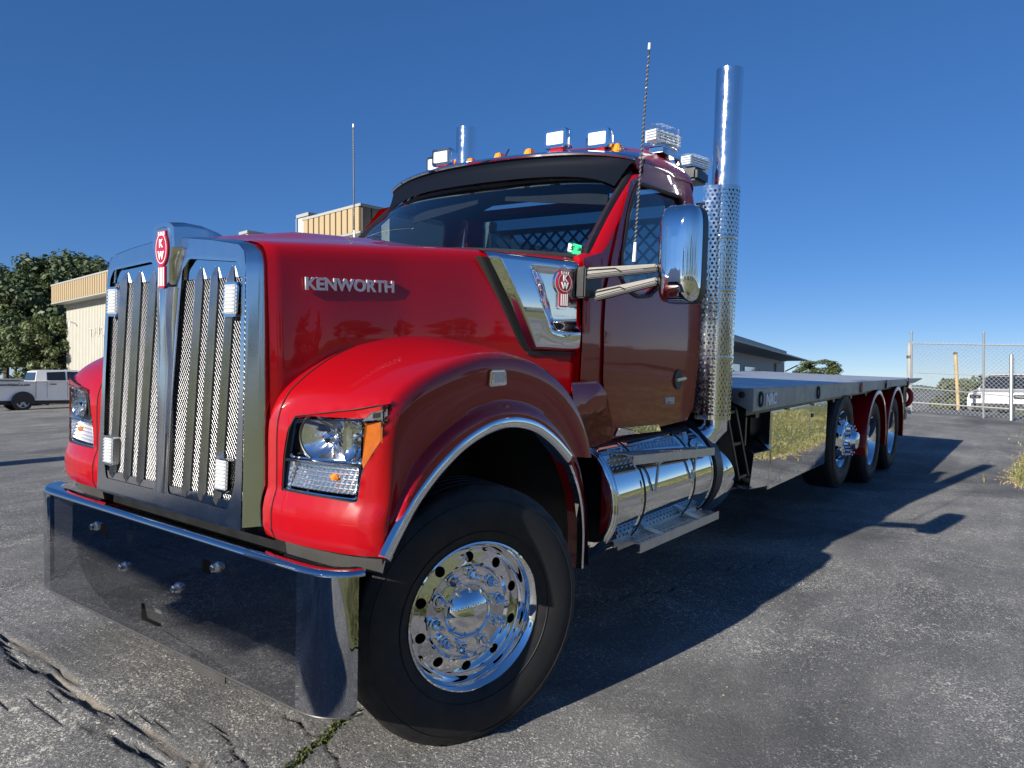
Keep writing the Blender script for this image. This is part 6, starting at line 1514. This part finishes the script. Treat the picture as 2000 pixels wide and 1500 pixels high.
# ---- fence at the right
F0 = at(1780, 806, 'z', 0); F1 = at(1974, 821, 'z', 0); F0, F1 = RG @ F0, RG @ F1; fd = Vector((F1.x-F0.x, F1.y-F0.y, 0)).normalized()
dist0 = (F0-CW).dot(BW.col[2]); HF = (806-671)/FPX*dist0
def fp(a, z): q = F0+fd*a; return Vector((q.x, q.y, gz(q.x, q.y)+z))
def f_of(px):
    D = far(px, 740, 1)-CW; nf = Vector((-fd.y, fd.x, 0)); t = (F0-CW).dot(nf)/D.dot(nf); return (CW+D*t-F0).dot(fd)
fe = empty('chain_link_fence'); tag(fe, 'tall galvanized chain-link fence closing the lot at the right', 'fence')
FE = 6.5; P1_ = f_of(1921)
for a in (0, P1_, P1_*2): 
    mb = MB(); mb.tube([fp(a, -.1), fp(a, HF+.30)], .026, 8); mb.lathe([(.036, 0), (.03, .03), (.001, .04)], fp(a, HF+.30), (0, 0, 1), 10); mb.build('fence_post', 'galvanized', fe)
for z, r in ((HF, .018), (HF*.58, .010), (.28, .024)):
    mb = MB(); mb.tube([fp(a, z) for a in np.linspace(0, FE, 6)], r, 6); mb.build('fence_rail', 'galvanized', fe)
mb = MB(); mb.tube([fp(0, HF*.37), fp(P1_, HF*.33), fp(P1_*1.6, HF*.31)], .014, 6); mb.build('fence_brace', 'galvanized', fe)
mb = MB(); st_ = .105; n = int(FE/st_); rows_ = int(HF/st_)
for i in range(-rows_, n+1):
    for d in (1, -1):
        a0 = i*st_; z0, z1 = .03, HF; a1 = a0+(z1-z0)
        lo, hi = max(0, a0), min(FE, a1)
        if hi <= lo: continue
        za, zb_ = z0+(lo-a0), z0+(hi-a0)
        if d < 0: za, zb_ = z1-(lo-a0), z1-(hi-a0)
        off = Vector((0, 0, 0)); m_ = max(2, int((hi-lo)/1.2)); mb.tube([fp(lo+(hi-lo)*k/m_, za+(zb_-za)*k/m_) for k in range(m_+1)], .0055, 3, cap=False)
for a in np.arange(0, FE, st_): mb.tube([fp(a+.02, HF-.02), fp(a+.03, HF+.05)], .005, 3)
tag(mb.build('chain_mesh', 'chain_wire', fe, flat=True), kind='stuff')
a = f_of(1976); mb = MB(); b = fp(a, 0)+Vector((-.25, 0, 0)); mb.tube([b, b+Vector((0, 0, HF*.86))], .045, 10); mb.lathe([(.05, 0), (.04, .03), (.001, .04)], b+Vector((0, 0, HF*.86)), (0, 0, 1), 10); o = mb.build('gate_post', 'galvanized'); tag(o, 'slim white post in front of the fence, near the right edge', 'post')
q = far(1872, 803, 24.5); mb = MB(); tp = far(1866, 692, 24.5); mb.tube([Vector((q.x, q.y, gz(q.x, q.y))), tp], .055, 10); o = mb.build('marker_post', 'yellow_post'); tag(o, 'weathered yellow post leaning slightly behind the fence mesh', 'post')
mb = MB(); mb.lathe([(.07, 0), (.06, .06), (.001, .08)], tp, (0, 0, 1), 10); mb.build('post_cap', 'bark', o)
q = far(1776.5, 800, 26.5); mb = MB(); mb.tube([Vector((q.x, q.y, gz(q.x, q.y)-.2)), far(1776.5, 670, 26.5)], .082, 14); o = mb.build('concrete_post', 'concrete_post'); tag(o, 'thick gray concrete post beside the fence end, above the deck tail', 'post')
mb = MB(); mb.lathe([(.084, -.05), (.098, -.05), (.098, .05), (.084, .05)], far(1776.5, 697, 26.5), (0, 0, 1), 14); mb.build('post_band', 'bronze_trim', o)
# bushes and far land
bush = empty('bush'); cm, _ = crown_mesh('foliage', 'leaf_bush', 1.5, 1.3, 26, 130, .09, 77, .0); cm.parent = bush
mb = MB()
for i in range(7): mb.tube([(0, 0, -.1), (cos(i)*.5, sin(i*2.1)*.5, .9)], [.02, .006], 5)
mb.build('stem', 'bark', bush)
for i, (px, d, sc, lab) in enumerate(((1880, 28.5, .92, 'round olive bush behind the yellow post'), (1925, 30, .75, 'smaller bush behind the white towed machine'), (1842, 34, .5, 'low bush left of the yellow post, by the bare soil'))):
    b = bush if i == 0 else copy_tree(bush); q = far(px, 803, d); put(b, Vector((q.x, q.y, CW.z-(806-740)/FPX*d)), sc, i*2.); tag(b, lab, 'bush', 'bushes behind the fence')
q = far(1815, 797, 40); mb = MB(); mb.box(Vector((q.x, q.y, q.z-.3)), (3, 2.6, .7), Matrix.Rotation(YAW+pi/2, 3, 'Z')); tag(mb.build('bare_soil', 'soil', bevel=.2), kind='structure')
sheet('meadow', [(33, -200), (700, -400), (700, 400), (70, 200), (36, 12)], 'lawn', .03, 25.)
mb = MB(); rows = []
for i, px in enumerate(range(1200, 2700, 25)):
    hh = 763-9*(.5+.5*sin(px*.011+1.2))-3*sin(px*.05); b = far(px, 790, 420); t_ = far(px, hh, 420); t2 = far(px, hh+3, 560); rows.append([b, t_, t2])
mb.grid(rows); tag(mb.build('hills', 'hill_green'), kind='structure')
